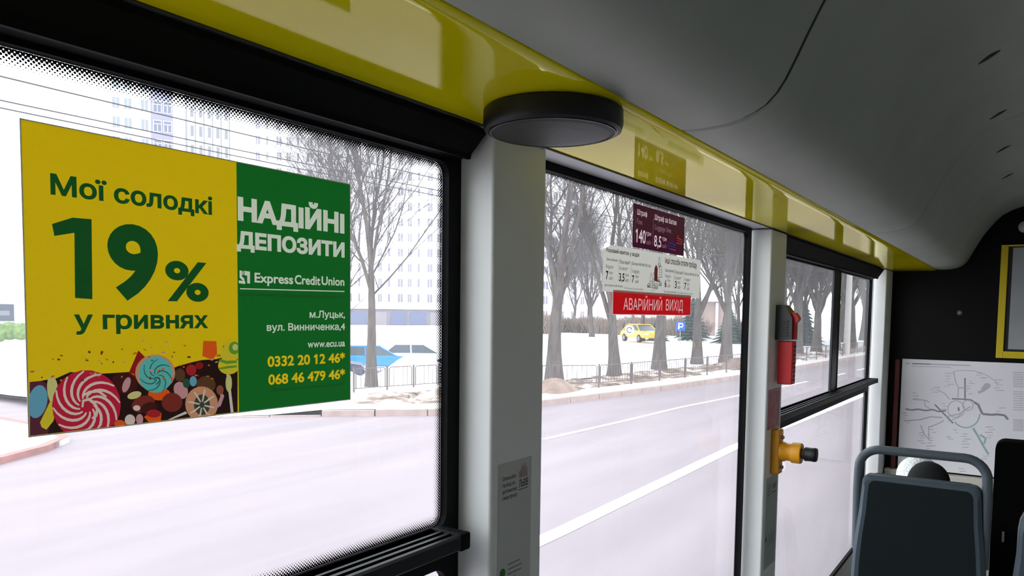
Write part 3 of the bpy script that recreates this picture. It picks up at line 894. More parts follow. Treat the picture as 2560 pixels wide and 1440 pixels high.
for k, (x, h) in enumerate(((1.116, 0.014), (1.1205, 0.020), (1.125, 0.026), (1.1295, 0.022), (1.134, 0.027), (1.1385, 0.018))):
    w.flat([(x - 0.0018, -0.2865), (x + 0.0018, -0.2865), (x + 0.0018, -0.2865 + h * 0.8), (x, -0.2865 + h), (x - 0.0018, -0.2865 + h * 0.8)], yn)
w.build('city_drawing', mat('mauve_ink', (170, 140, 146), 0.5), t)
w = MB(); w.add([(1.066 + 0.0085 * math.cos(a * math.pi / 12), yn, -0.443 + 0.0085 * math.sin(a * math.pi / 12)) for a in range(24)], [tuple(range(24))]); w.build('green_dot', mat('green_ink', (30, 104, 40), 0.5), t)
w = MB()
for k in range(4): dashes(w, 1.083, 1.083 + (0.036, 0.044, 0.042, 0.024)[k], -0.433 - 0.0085 * k, yn, 7, 0.0022, k)
for k in range(3): dashes(w, 1.083, 1.083 + (0.054, 0.05, 0.03)[k], -0.478 - 0.0085 * k, yn, 8, 0.0022, 20 + k)
w.build('small_print', mat('soft_grey_ink', (96, 104, 106), 0.5), t)

t = thing('payment_notice', (2.745, YN, -0.88), 'narrow pale payment notice under the yellow stop button on the second pillar', 'sticker')
w = MB(); w.box(2.675, 2.812, YN, YP - 0.0001, -0.880, -0.558, bev=0.0003, seg=1); w.build('sheet', mat('grey_paper', (170, 178, 172), 0.5), t)
w = MB()
for k in range(4): dashes(w, 2.690, 2.732, -0.588 - 0.011 * k, yn, 4, 0.0035, 40 + k)
for k in range(4): w.flat([(2.752 + 0.012 * k, -0.606), (2.760 + 0.012 * k, -0.606), (2.760 + 0.012 * k, -0.590 + 0.006 * (k % 2)), (2.752 + 0.012 * k, -0.590 + 0.006 * (k % 2))], yn)
dashes(w, 2.750, 2.795, -0.622, yn, 3, 0.006, 50)
w.build('lettering', mat('soft_grey_ink', (96, 104, 106), 0.5), t)
w = MB(); w.add([(2.690 + 0.010 * math.cos(a * math.pi / 12), yn, -0.775 + 0.010 * math.sin(a * math.pi / 12)) for a in range(24)], [tuple(range(24))])
for k in range(4): dashes(w, 2.712, 2.79, -0.768 - 0.011 * k, yn, 6, 0.003, 60 + k)
w.build('small_print', mat('dull_green_ink', (84, 108, 92), 0.5), t)

t = thing('hammer_notice', (2.73, YN, -0.394), 'small red sticker with a white scribble between the hammer and the stop button', 'sticker')
w = MB(); w.box(2.662, 2.808, YN, YP - 0.0001, -0.388, -0.250, bev=0.0003, seg=1); w.build('sheet', mat('dull_red_vinyl', (170, 44, 52), 0.4, var=0.06, vscale=30), t)
w = MB()
def pol(mb, pts, wd):
    for i in range(len(pts) - 1):
        d = Vector((pts[i + 1][0] - pts[i][0], pts[i + 1][1] - pts[i][1])).normalized() * wd
        mb.flat([(pts[i][0] - d.y, pts[i][1] + d.x), (pts[i + 1][0] - d.y, pts[i + 1][1] + d.x), (pts[i + 1][0] + d.y, pts[i + 1][1] - d.x), (pts[i][0] + d.y, pts[i][1] - d.x)], yn)
pol(w, [(2.672, -0.256), (2.798, -0.256), (2.798, -0.384), (2.672, -0.384), (2.672, -0.256)], 0.0012)
pol(w, [(2.70, -0.266), (2.72, -0.284), (2.745, -0.296), (2.75, -0.304)], 0.0016); pol(w, [(2.715, -0.262), (2.76, -0.286)], 0.0014); pol(w, [(2.688, -0.296), (2.715, -0.302), (2.70, -0.288)], 0.0014)
for k in range(5): pol(w, [(2.735 - 0.006 * k, -0.312 - 0.012 * k), (2.765, -0.309 - 0.012 * k), (2.772, -0.318 - 0.012 * k), (2.74, -0.321 - 0.012 * k)], 0.0014)
pol(w, [(2.770, -0.30), (2.785, -0.312), (2.776, -0.322)], 0.0014); pol(w, [(2.70, -0.352), (2.715, -0.362), (2.735, -0.368), (2.76, -0.372)], 0.0014)
w.build('pictogram', mat('chalky_pink_ink', (224, 170, 172), 0.5), t)

# ------------------------------------------------------------------ stop button
M_sy = mat('mustard_plastic', (232, 160, 8), 0.38, var=0.04, vscale=30)
t = thing('stop_button', (2.74, YP, -0.55), 'yellow stop request button with a black knob on the second pillar', 'button')
w = MB(); w.box(2.712, 2.768, 0.699, YP, -0.548, -0.390, bev=0.007, seg=3); w.build('base', M_sy, t, smooth=35)
w = MB(); w.lathe([(0.034, 0.0), (0.034, -0.012), (0.030, -0.020), (0.030, -0.036), (0.034, -0.037), (0.036, -0.040), (0.036, -0.066), (0.034, -0.070), (0.024, -0.070)], (2.74, 0.7, -0.468), axis='y', n=40)
w.build('barrel', M_sy, t, smooth=35)
w = MB(); w.lathe([(0.017, 0.0), (0.017, -0.014)], (2.74, 0.632, -0.468), axis='y', n=32); w.build('stem', mat('dull_bronze', (112, 74, 18), 0.45), t, smooth=35)
w = MB(); w.lathe([(0.022, 0.0), (0.0245, -0.003), (0.0235, -0.022), (0.0245, -0.034), (0.022, -0.040), (0.012, -0.042)], (2.74, 0.6205, -0.468), axis='y', n=40); w.build('knob', mat('black_knob_plastic', (16, 17, 20), 0.35), t, smooth=35)
for z in (-0.4185, -0.523):
    w = MB(); w.lathe([(0.006, 0.0), (0.006, -0.007), (0.0045, -0.009)], (2.74, 0.6992, z), axis='y', n=16); w.build('screw', M_alu, t, smooth=35)

# ------------------------------------------------------------------ emergency hammer in its holder
M_hb = mat('black_holder_plastic', (24, 30, 32), 0.34)
M_hr = mat('bright_red_plastic', (232, 12, 24), 0.4, var=0.03, vscale=30)
t = thing('emergency_hammer', (2.752, YP, -0.235), 'red emergency hammer hanging in a black holder on the second pillar', 'hammer')
w = MB(); w.prism([(YP, 0.040), (0.705, 0.0415), (0.698, 0.037), (0.684, 0.018), (0.672, -0.004), (0.671, -0.078), (0.700, -0.080), (YP, -0.078)], 'x', 2.716, 2.790); w.build('holder', M_hb, t)
w = MB()
for k in range(6): w.box(2.7125, 2.717, 0.684, 0.712, -0.066 + 0.0095 * k, -0.061 + 0.0095 * k, bev=0.001)
w.build('grip_rib', M_hb, t)
w = MB(); w.prism([(0.684, 0.016), (0.668, 0.014), (0.656, -0.004), (0.658, -0.012), (0.667, -0.020), (0.667, -0.076), (0.674, -0.077)], 'x', 2.733, 2.773); w.build('hammer_head', M_hr, t)
w = MB(); w.box(2.728, 2.778, 0.670, 0.719, -0.233, -0.083, bev=0.004); h = w.build('handle', M_hr, t, smooth=35)
w = MB()
for k in range(9): w.box(2.744, 2.772, 0.6692, 0.6704, -0.222 + 0.0145 * k, -0.214 + 0.0145 * k)
w.build('handle_notch', mat('shaded_rib_red', (96, 4, 12), 0.5), h)  # dark bars: shade on the ribbed cabin-side face put into the colour

# ------------------------------------------------------------------ partition behind the driver
XW = XB - 0.001
t = thing('route_map', (XW, 0.22, -0.97), 'large white route map board with thin grey lines, on the black partition', 'map')
M_map = mat('white_map_paper', (244, 242, 248), 0.45, var=0.02, vscale=3)
w = MB(); w.box(XW - 0.012, XW, -0.30, 0.652, -0.935, -0.252, bev=0.001, seg=1); w.build('board', M_map, t)
xm = XW - 0.0125
def mp(px, py):
    q = on_x(px, py, xm); return (q.y, q.z)
MK = [0]
def mline(mb, pts, wd):
    wd *= 0.78
    q = [mp(*p) for p in pts]
    for i in range(len(q) - 1):
        d = Vector((q[i + 1][0] - q[i][0], q[i + 1][1] - q[i][1]))
        if d.length < 1e-6: continue
        d = d.normalized() * wd
        MK[0] += 1; mb.add([(xm - 0.000003 * MK[0], a[0] + sx * d.y, a[1] - sx * d.x) for a, sx in ((q[i], 1), (q[i], -1), (q[i + 1], -1), (q[i + 1], 1))], [(0, 1, 2, 3)])
def mz(x, y): return (2200 + x * 360 / 1525, 860 + y * 340 / 1440)
def arcpts(cx, cy, r, a0, a1, n=14): return [mz(cx + r * math.cos(math.radians(a0 + (a1 - a0) * k / n)), cy - r * math.sin(math.radians(a0 + (a1 - a0) * k / n))) for k in range(n + 1)]
w1_, w2_, w3_ = MB(), MB(), MB()
mline(w1_, [mz(580, 640), mz(775, 840)], 0.0055); mline(w1_, [mz(1000, 620), mz(1040, 640), mz(1060, 690), mz(1085, 740), mz(1180, 750), mz(1240, 745), mz(1320, 755), mz(1355, 800)], 0.008)
mline(w1_, [mz(900, 360), mz(900, 580)], 0.005); mline(w1_, [mz(270, 685), mz(330, 700), mz(400, 690), mz(480, 705), mz(560, 695), mz(620, 715), mz(700, 705)], 0.006)
mline(w1_, [mz(760, 580), mz(880, 585), mz(960, 590), mz(1010, 620)], 0.005); mline(w1_, [mz(830, 670), mz(835, 710)], 0.006)
mline(w2_, [mz(780, 290), mz(860, 280), mz(1000, 285), mz(1130, 330), mz(1230, 400), mz(1240, 440)], 0.0022); mline(w2_, [mz(780, 290), mz(800, 400), mz(830, 460), mz(825, 575)], 0.003)
mline(w2_, [mz(830, 465), mz(900, 465)], 0.004); mline(w2_, arcpts(805, 690, 90, 0, 360), 0.003); mline(w2_, arcpts(930, 650, 55, 0, 360), 0.003)
mline(w2_, [mz(470, 590), mz(480, 655), mz(540, 690)], 0.003); mline(w2_, [mz(345, 585), mz(480, 595), mz(520, 615)], 0.004); mline(w2_, [mz(260, 815), mz(430, 800), mz(540, 770), mz(660, 780)], 0.005)
mline(w2_, [mz(430, 860), mz(470, 960), mz(520, 1010)], 0.004); mline(w2_, [mz(515, 870), mz(520, 1020)], 0.0035); mline(w2_, [mz(520, 880), mz(600, 850), mz(680, 810)], 0.004)
mline(w2_, [mz(1080, 480), mz(1130, 420), mz(1160, 440), mz(1100, 490), mz(1040, 515)], 0.009); mline(w2_, [mz(600, 480), mz(680, 520), mz(740, 590)], 0.003)
mline(w2_, [mz(700, 770), mz(840, 740), mz(960, 660)], 0.004); mline(w2_, [mz(720, 820), mz(800, 790), mz(860, 740)], 0.003)
mline(w3_, arcpts(910, 740, 145, 215, 360), 0.0045); mline(w3_, [mz(985, 890), mz(1040, 980), mz(1100, 1090), mz(1150, 1170)], 0.007); mline(w3_, [mz(1060, 960), mz(1120, 1000), mz(1100, 1060)], 0.006)
random.seed(11)
for x, y, n, L in ((690, 310, 6, 90), (360, 520, 3, 70), (540, 455, 3, 80), (920, 390, 6, 60), (1040, 300, 3, 100), (1230, 380, 5, 90), (640, 630, 3, 80), (265, 700, 6, 60), (520, 880, 8, 60), (420, 940, 5, 60), (880, 950, 6, 90), (1130, 880, 5, 90), (770, 910, 2, 60), (1240, 680, 2, 90), (1090, 1190, 2, 80), (480, 1080, 4, 60), (700, 980, 2, 60), (850, 1320, 2, 70)):
    for k in range(n):
        xx = x + random.uniform(-25, 25); yy = y + k * 28 + random.uniform(-4, 4)
        mline(w2_, [mz(xx, yy), mz(xx + L * random.uniform(0.5, 1), yy)], random.uniform(0.0015, 0.003))
mline(w2_, [mz(270, 205), mz(320, 208)], 0.004); mline(w1_, [mz(340, 208), mz(540, 213)], 0.0045); mline(w2_, [mz(545, 215), mz(960, 228)], 0.004); mline(w2_, [mz(335, 235), mz(750, 246)], 0.0022)
for x0, y0, x1, y1 in ((1410, 300, 1520, 470), (1410, 505, 1520, 720), (1410, 800, 1520, 930)):
    for k in range(9):
        yy = y0 + (y1 - y0) * k / 9; mline(w2_, [mz(x0, yy), mz(x1, yy + 3)], 0.0024)
w1_.build('thick_route_line', mat('mauve_grey_map_ink', (150, 142, 160), 0.6), t)
w2_.build('thin_route_line', mat('pale_grey_map_ink', (196, 192, 204), 0.6), t)
w3_.build('teal_route_line', mat('teal_map_ink', (160, 190, 198), 0.6), t)
w = MB(); w.box(XW - 0.03, XW, 0.664, 0.690, -0.96, -0.256, bev=0.003)
tag(w.build('partition_strip', mat('red_brown_strip', (104, 36, 26), 0.5)), 'red-brown upright strip left of the white route map', 'strip')
t = thing('notice_frame', (XW, -0.15, -0.235), 'yellow framed grey notice high on the black partition, cut by the right edge', 'notice')
w = MB()
for y0, y1, z0, z1 in ((0.122, 0.158, -0.225, 0.435), (-0.55, -0.514, -0.225, 0.435), (-0.514, 0.122, -0.225, -0.185), (-0.514, 0.122, 0.425, 0.435)): w.box(XW - 0.018, XW, y0, y1, z0, z1, bev=0.002)
w.build('frame', mat('yellow_frame_plastic', (214, 190, 10), 0.4), t)
w = MB(); w.box(XW - 0.006, XW, -0.514, 0.122, -0.185, 0.425); w.build('mount', mat('dark_mount', (30, 24, 24), 0.6), t)
w = MB(); w.box(XW - 0.009, XW - 0.006, -0.49, 0.100, -0.172, 0.418); w.build('paper', mat('grey_notice_paper', (156, 160, 160), 0.5, var=0.06, vscale=8), t)
w = MB(); w.box(XB - 0.075, XB, -1.6, 0.72, -1.0, -0.945, bev=0.006)
w.box(XB - 0.06, XB, -1.6, 0.72, -2.05, -1.0)
tag(w.build('partition_ledge', mat('cream_painted_ledge', (206, 202, 190), 0.5)), 'cream ledge along the foot of the route map board', 'ledge')
t = thing('latch_knob', (XW, 0.353, 0.025), 'small pale latch knob alone on the black partition', 'knob')
w = MB(); w.lathe([(0.014, 0.0), (0.014, -0.01), (0.010, -0.016), (0.004, -0.018)], (XW, 0.353, 0.038), axis='x', n=20); w.build('knob', mat('grey_knob', (110, 112, 112), 0.4), t, smooth=35)
w = MB(); w.lathe([(0.018, 0.0), (0.018, -0.003)], (XW, 0.353, 0.038), axis='x', n=20); w.build('rose', M_spk, t, smooth=35)
t = thing('partition_lamp', (XW, 0.045, 0.50), 'small round pale lamp near the ceiling on the black partition', 'lamp')
w = MB(); w.lathe([(0.032, 0.0), (0.032, -0.008), (0.024, -0.012)], (XW, 0.050, 0.535), axis='x', n=28); w.build('bezel', mat('pale_grey_bezel', (170, 172, 172), 0.4), t, smooth=35)
w = MB(); w.lathe([(0.023, -0.011), (0.018, -0.017), (0.006, -0.02)], (XW, 0.050, 0.535), axis='x', n=28); w.build('lens', mat('milky_lens', (190, 192, 190), 0.3), t, smooth=35)

# ------------------------------------------------------------------ seats and passenger
M_shell = mat('slate_seat_shell', (62, 76, 86), 0.42, spec=0.4, var=0.08, vscale=10)
M_shellin = mat('dark_slate_seat_inset', (12, 24, 27), 0.55, spec=0.2, var=0.08, vscale=10)
M_tubep = mat('grey_coated_tube', (78, 88, 96), 0.4, spec=0.45)
M_cloth = mat('dark_seat_fabric', (30, 36, 44), 0.9, var=0.3, vscale=120)
def shell_loop(hw, z0, z1, r=0.03, top=0.90):
    """outline of the seat shell, (y, z): barrel sides, tight upper corners"""
    pts = []
    n = 12
    for k in range(n + 1):
        f = k / n
        pts.append((hw * (0.97 + 0.05 * math.sin(math.pi * min(1, f * 1.2)) - (0.97 - top) * max(0, (f - 0.45) / 0.55) ** 1.6), z0 + (z1 - z0 - r) * f))
    e = pts[-1][0]
    for k in range(1, 6):
        a = math.radians(90 * k / 6); pts.append((e - r + r * math.cos(a), z1 - r + r * math.sin(a)))
    return pts + [(-p[0], p[1]) for p in reversed(pts)]
def make_seat(loc, label, handle=True, r=0.03, top=0.90):
    t = thing('passenger_seat', loc, label, 'seat')
    x, y, z = loc                      # z is the floor under the seat
    zt = z + 1.10
    w = MB()
    lo = shell_loop(0.222, z + 0.42, zt, r, top)
    li = [(p[0] * 0.93, z + 0.42 + (p[1] - z - 0.42) * 0.97) for p in lo]
    n = len(lo)
    vs = [(x + 0.022, y + p[0], p[1]) for p in lo] + [(x, y + p[0] * 0.985, p[1]) for p in lo] + [(x - 0.012, y + p[0], p[1]) for p in li] + [(x + 0.05, y + p[0] * 0.99, p[1]) for p in lo]
    fs = [(i, (i + 1) % n, n + (i + 1) % n, n + i) for i in range(n)] + [(n + i, n + (i + 1) % n, 2 * n + (i + 1) % n, 2 * n + i) for i in range(n)] + [(3 * n + i, 3 * n + (i + 1) % n, (i + 1) % n, i) for i in range(n)]
    fs += [tuple(range(2 * n, 3 * n)), tuple(range(4 * n - 1, 3 * n - 1, -1))]
    w.add(vs, fs); sh = w.build('shell', M_shell, t, smooth=35)
    w = MB(); q = [(y + p[0] * 0.86, z + 0.44 + (p[1] - z - 0.42) * 0.945) for p in lo]; w.prism(q, 'x', x - 0.0145, x - 0.0125); w.build('back_inset', M_shellin, sh)
    w = MB(); q = [(y + p[0] * 0.9, z + 0.45 + (p[1] - z - 0.42) * 0.95) for p in lo]; w.prism(q, 'x', x + 0.05, x + 0.085); w.build('back_cushion', M_cloth, t)
    w = MB(); w.box(x + 0.06, x + 0.46, y - 0.20, y + 0.20, z + 0.40, z + 0.46, bev=0.02); w.build('seat_cushion', M_cloth, t, smooth=35)
    w = MB(); w.box(x + 0.03, x + 0.45, y - 0.205, y + 0.205, z + 0.365, z + 0.40, bev=0.01); w.build('seat_pan', M_shell, t, smooth=35)
    if handle:
        w = MB(); r = 0.017; hw = 0.213; zh = zt + 0.098
        pts = [(x + 0.03, y + hw, zt - 0.30), (x + 0.02, y + hw + 0.002, zt - 0.06), (x + 0.015, y + hw, zt + 0.015)]
        for k in range(1, 8):
            a = math.radians(90 * k / 7); pts.append((x + 0.015, y + hw - 0.075 + 0.075 * math.cos(a), zh - 0.075 + 0.075 * math.sin(a)))
        pts += [(p[0], 2 * y - p[1], p[2]) for p in reversed(pts)]
        w.tube(pts, r, 14); w.build('grab_handle', M_tubep, t, smooth=60)
    for sy in (-0.15, 0.15):
        w = MB(); w.box(x + 0.20, x + 0.25, y + sy - 0.02, y + sy + 0.02, z, z + 0.37, bev=0.004); w.box(x + 0.10, x + 0.36, y + sy - 0.025, y + sy + 0.025, z, z + 0.012); w.build('leg', M_black, t)
    return t
make_seat((3.20, 0.312, -1.70), 'slate grey window-side seat with a grab handle over its back')
make_seat((3.20, -0.212, -1.70), 'aisle-side seat, only its slate edge showing at the lower right corner', handle=False, r=0.13, top=0.96)
# tall black seat further forward, by the aisle
t = thing('padded_seat', (4.25, -0.14, -2.05), 'tall black padded seat with a boxy top, in front of the route map', 'seat')
w = MB(); w.prism(rrect(-0.375, 0.107, -1.55, -0.566, 0.04, 6), 'x', 4.25, 4.36); w.build('backrest', mat('black_vinyl', (5, 5, 6), 0.85, spec=0.05), t, smooth=35)
w = MB(); w.box(4.34, 4.80, -0.37, 0.09, -1.62, -1.52, bev=0.03); w.build('seat_cushion', MATS['black_vinyl'], t, smooth=35)
w = MB(); w.box(4.45, 4.62, -0.22, -0.06, -2.05, -1.62); w.build('pedestal', M_black, t)
w = MB(); w.box(4.236, 4.2495, 0.052, 0.062, -1.04, -0.99, bev=0.003); w.build('buckle', M_alu, t)  # metal chip added for a small pale glint, not a known fitting
t = make_seat((4.02, 0.40, -2.05), 'seat under the passenger in the knitted hat, mostly hidden by the slate seat', handle=False)

# passenger: seated, back to the camera
def skin_body(name, joints, edges, material, parent, sub=2):
    me = bpy.data.meshes.new(name)
    off = ROOT[parent.name]
    me.from_pydata([tuple(Vector(j[0]) - off) for j in joints], edges, [])
    o = bpy.data.objects.new(name, me); C.objects.link(o); o.parent = parent
    md = o.modifiers.new('skin', 'SKIN'); 
    for v, j in zip(me.skin_vertices[0].data, joints): v.radius = (j[1], j[1])
    me.skin_vertices[0].data[0].use_root = True
    o.modifiers.new('sub', 'SUBSURF').levels = sub
    o.modifiers['sub'].render_levels = sub
    me.materials.append(material)
    return o
px_, py_, pz_ = 4.24, 0.385, -2.05
t = thing('person', (px_, py_, pz_), 'seated passenger in a white knitted hat and black hood, head just above the slate seat', 'person')
J = [((px_, py_, pz_ + 0.52), 0.13), ((px_, py_, pz_ + 0.75), 0.13), ((px_ + 0.01, py_, pz_ + 0.95), 0.135), ((px_ + 0.02, py_, pz_ + 1.06), 0.06), ((px_ + 0.04, py_, pz_ + 1.13), 0.055),
     ((px_ + 0.06, py_ + 0.01, pz_ + 1.215), 0.08), ((px_ + 0.065, py_ + 0.01, pz_ + 1.27), 0.072),
     ((px_ + 0.02, py_ + 0.17, pz_ + 0.97), 0.06), ((px_ + 0.06, py_ + 0.20, pz_ + 0.74), 0.048), ((px_ + 0.26, py_ + 0.13, pz_ + 0.64), 0.036), ((px_ + 0.33, py_ + 0.09, pz_ + 0.63), 0.026),
     ((px_ + 0.02, py_ - 0.17, pz_ + 0.97), 0.06), ((px_ + 0.06, py_ - 0.20, pz_ + 0.74), 0.048), ((px_ + 0.26, py_ - 0.13, pz_ + 0.64), 0.036), ((px_ + 0.33, py_ - 0.09, pz_ + 0.63), 0.026),
     ((px_ + 0.08, py_ + 0.09, pz_ + 0.53), 0.085), ((px_ + 0.44, py_ + 0.11, pz_ + 0.52), 0.065), ((px_ + 0.46, py_ + 0.11, pz_ + 0.28), 0.052), ((px_ + 0.45, py_ + 0.11, pz_ + 0.06), 0.04), ((px_ + 0.60, py_ + 0.11, pz_ + 0.04), 0.035),
     ((px_ + 0.08, py_ - 0.09, pz_ + 0.53), 0.085), ((px_ + 0.44, py_ - 0.11, pz_ + 0.52), 0.065), ((px_ + 0.46, py_ - 0.11, pz_ + 0.28), 0.052), ((px_ + 0.45, py_ - 0.11, pz_ + 0.06), 0.04), ((px_ + 0.60, py_ - 0.11, pz_ + 0.04), 0.035)]
E_ = [(0, 1), (1, 2), (2, 3), (3, 4), (4, 5), (5, 6), (2, 7), (7, 8), (8, 9), (9, 10), (2, 11), (11, 12), (12, 13), (13, 14), (0, 15), (15, 16), (16, 17), (17, 18), (18, 19), (0, 20), (20, 21), (21, 22), (22, 23), (23, 24)]
skin_body('body', J, E_, mat('dark_coat', (26, 28, 34), 0.9), t)
M_knit = mat('white_knitted_wool', (222, 226, 226), 0.95, var=0.22, vscale=90, bump=0.8, bscale=90)
hc = (px_ + 0.065, py_ + 0.043, pz_ + 1.262)
w = MB(); w.ball(hc, (0.105, 0.100, 0.105), 24, 16)
w.v = [(v[0], v[1], max(v[2], hc[2] - 0.05)) for v in w.v]; w.build('knitted_hat', M_knit, t, smooth=60)
w = MB(); w.lathe([(0.098, -0.055), (0.110, -0.050), (0.113, -0.03), (0.108, -0.012), (0.098, -0.006)], hc, n=32); w.build('hat_brim', M_knit, t, smooth=60)
w = MB(); w.ball((hc[0] - 0.075, hc[1] - 0.052, hc[2] - 0.004), (0.075, 0.095, 0.098), 24, 14); w.v = [(v[0], v[1], max(v[2], hc[2] - 0.12)) for v in w.v]; w.build('hood', mat('black_hood_cloth', (8, 8, 9), 0.9), t, smooth=60)
# ------------------------------------------------------------------ the street outside
G = -H                       # road surface, counted from the lens
M_road = mat('wet_grey_asphalt', (137, 127, 132), 0.8, spec=0.2, var=0.10, vscale=0.55, stretch=(0.35, 2.2, 1), bump=0.15, bscale=60)
M_kerb = mat('pinkish_kerb_stone', (150, 132, 128), 0.8, var=0.15, vscale=4)
M_path = mat('salted_footpath', (196, 190, 188), 0.85, var=0.12, vscale=2.5)
M_snow = mat('snow', (236, 238, 242), 0.9, spec=0.2, var=0.03, vscale=1.2, bump=0.3, bscale=5)
M_line = mat('road_paint', (232, 230, 228), 0.7)
M_bark = mat('grey_bark', (84, 78, 76), 0.95, spec=0.1, var=0.30, vscale=7, stretch=(1, 1, 0.25), bump=0.6, bscale=22)
M_twig = mat('grey_brown_twigs', (78, 73, 73), 0.95, spec=0.1)
M_steel = mat('weathered_fence_steel', (92, 82, 84), 0.7)
def soil_material():
    m = bpy.data.materials.new('thawing_soil_and_snow'); m.use_nodes = True
    nt = m.node_tree; b = nt.nodes['Principled BSDF']; b.inputs['Roughness'].default_value = 0.95
    tc = nt.nodes.new('ShaderNodeTexCoord')
    n = nt.nodes.new('ShaderNodeTexNoise'); n.inputs['Scale'].default_value = 0.9; n.inputs['Detail'].default_value = 8; n.inputs['Roughness'].default_value = 0.65
    nt.links.new(tc.outputs['Object'], n.inputs['Vector'])
    r = nt.nodes.new('ShaderNodeValToRGB')
    cols = ((0.36, (78, 62, 52)), (0.47, (126, 108, 96)), (0.53, (176, 162, 156)), (0.60, (230, 228, 230)))
    r.color_ramp.elements[0].position = cols[0][0]; r.color_ramp.elements[0].color = (*lin(cols[0][1]), 1)
    r.color_ramp.elements[1].position = cols[3][0]; r.color_ramp.elements[1].color = (*lin(cols[3][1]), 1)
    for p, c in cols[1:3]:
        e = r.color_ramp.elements.new(p); e.color = (*lin(c), 1)
    nt.links.new(n.outputs['Fac'], r.inputs[0]); nt.links.new(r.outputs[0], b.inputs['Base Color'])
    return m
M_soil = soil_material()


def smooth(a, b, t):
    t = min(1, max(0, (t - a) / (b - a))); return t * t * (3 - 2 * t)
KC = [(9.3, 60), (9.4, 25), (9.9, 17), (10.5, 14.8), (11.3, 14.1), (12.1, 13.3), (12.9, 12.4), (13.7, 11.5), (14.8, 10.9), (16.9, 10.45), (19.5, 10.05), (24.1, 9.5), (29.3, 9.1), (36, 8.75), (44, 8.45), (52, 8.1), (70, 7.5), (110, 6.5)]
KK = [(-60, 9.5), (2.0, 11.8), (5.3, 12.9), (6.3, 13.5), (7.0, 14.2), (7.4, 16), (7.4, 60)]
# roadway between the kerbs, over a snowy base
w = MB(); w.prism([(-120, -60), (240, -60), (240, 4.0)] + [(p[0] + 0.05, p[1] + 0.1) for p in reversed(KC)] + [(p[0], p[1] + 0.1) for p in reversed(KK)] + [(-120, 9.0)], 'z', G - 0.3, G)
tag(w.build('ground', M_road), kind='structure')
w = MB(); w.box(-160, 300, -80, 320, G - 1.9, G - 1.5)
tag(w.build('ground_base', M_snow), kind='structure')
def offset_curve(c, d):
    out = []
    for i, p in enumerate(c):
        a = Vector(c[max(i - 1, 0)]); b = Vector(c[min(i + 1, len(c) - 1)])
        t = (b - a).normalized()
        out.append((p[0] - t.y * d, p[1] + t.x * d))
    return out
def resample(c, step):
    out = [c[0]]
    for a, b in zip(c, c[1:]):
        L = math.dist(a, b); n = max(1, int(L / step))
        out += [(a[0] + (b[0] - a[0]) * k / n, a[1] + (b[1] - a[1]) * k / n) for k in range(1, n + 1)]
    return out
KR = resample(KC, 1.0)
# kerb stones in one run, footpath, thawing verge (all ground)
w = MB()
o1, o2 = offset_curve(KR, 0.0), offset_curve(KR, 0.16)
for i in range(len(KR) - 1):
    f = 0.012
    def lp(p, q, t): return (p[0] + (q[0] - p[0]) * t, p[1] + (q[1] - p[1]) * t)
    a, b, c, d = lp(o1[i], o1[i + 1], f), lp(o1[i], o1[i + 1], 1 - f), lp(o2[i], o2[i + 1], 1 - f), lp(o2[i], o2[i + 1], f)
    z0, z1 = G, G + 0.02 + 0.13 * smooth(11.2, 12.4, a[0])
    w.add([(p[0], p[1], z0) for p in (a, b, c, d)] + [(p[0], p[1], z1) for p in (a, b, c, d)], [(0, 1, 5, 4), (1, 2, 6, 5), (2, 3, 7, 6), (3, 0, 4, 7), (4, 5, 6, 7)])
tag(w.build('ground_kerb', M_kerb), kind='structure')
def strip(c, d0, d1, z0, z1, n, rough=0.0, seed=0):
    random.seed(seed)
    w = MB(); rows = []
    for k in range(n + 1):
        t = k / n
        oc = offset_curve(c, d0 + (d1 - d0) * t)
        rows.append([(p[0], p[1], z0 + (z1 - z0) * t - 0.12 * (1 - smooth(11.2, 12.4, p[0])) * (1 - t) + (random.uniform(-rough, rough) if 0 < k < n else 0)) for p in oc])
    m = len(c)
    w.add([p for r in rows for p in r], [(k * m + i, k * m + i + 1, (k + 1) * m + i + 1, (k + 1) * m + i) for k in range(n) for i in range(m - 1)])
    return w
tag(strip(KR, 0.155, 1.15, G + 0.145, G + 0.15, 1).build('ground_footpath', M_path), kind='structure')
KF = resample([p for p in KC if p[0] > 9.6], 0.4)
tag(strip(KF, 1.10, 3.2, G + 0.14, G + 0.22, 9, 0.07, 3).build('ground_verge', M_soil, smooth=60), kind='structure')
# snow field with a sunken car park behind the corner
def field_z(x, y):
    br = math.degrees(math.atan2(y, x)); r = math.hypot(x, y)
    z = G + 0.19 + 0.05 * math.sin(x * 0.9 + y * 0.5) * math.sin(y * 0.7 - x * 0.3)
    z -= 0.95 * smooth(34.5, 37.5, br) * smooth(24.5, 28, r) * (1 - smooth(70, 90, r))
    return z
w = MB()
gx = [9.0 + 0.75 * i for i in range(60)] + [54 + 4 * i for i in range(1, 30)]
KS = resample(offset_curve(KC, 2.9), 0.5)
def kerb_y(x):
    best = 1e9
    for (a, b) in zip(KS, KS[1:]):
        if min(a[0], b[0]) - 1e-6 <= x <= max(a[0], b[0]) + 1e-6 and abs(b[0] - a[0]) > 1e-6:
            best = min(best, a[1] + (b[1] - a[1]) * (x - a[0]) / (b[0] - a[0]))
    return best
vs = []; cols_ = []
ny = 70
for x in gx:
    y0 = kerb_y(max(x, 12.6)) if x > 12.6 else 16.5
    if y0 > 1e8: y0 = 9.3
    col = []
    for j in range(ny + 1):
        t = j / ny; y = y0 + (230 - y0) * t ** 2.6
        col.append((x, y, field_z(x, y)))
    cols_.append(col)
n = ny + 1
w.add([p for c in cols_ for p in c], [(i * n + j, (i + 1) * n + j, (i + 1) * n + j + 1, i * n + j + 1) for i in range(len(cols_) - 1) for j in range(ny)])
tag(w.build('ground_snow', M_snow, smooth=60), kind='structure')
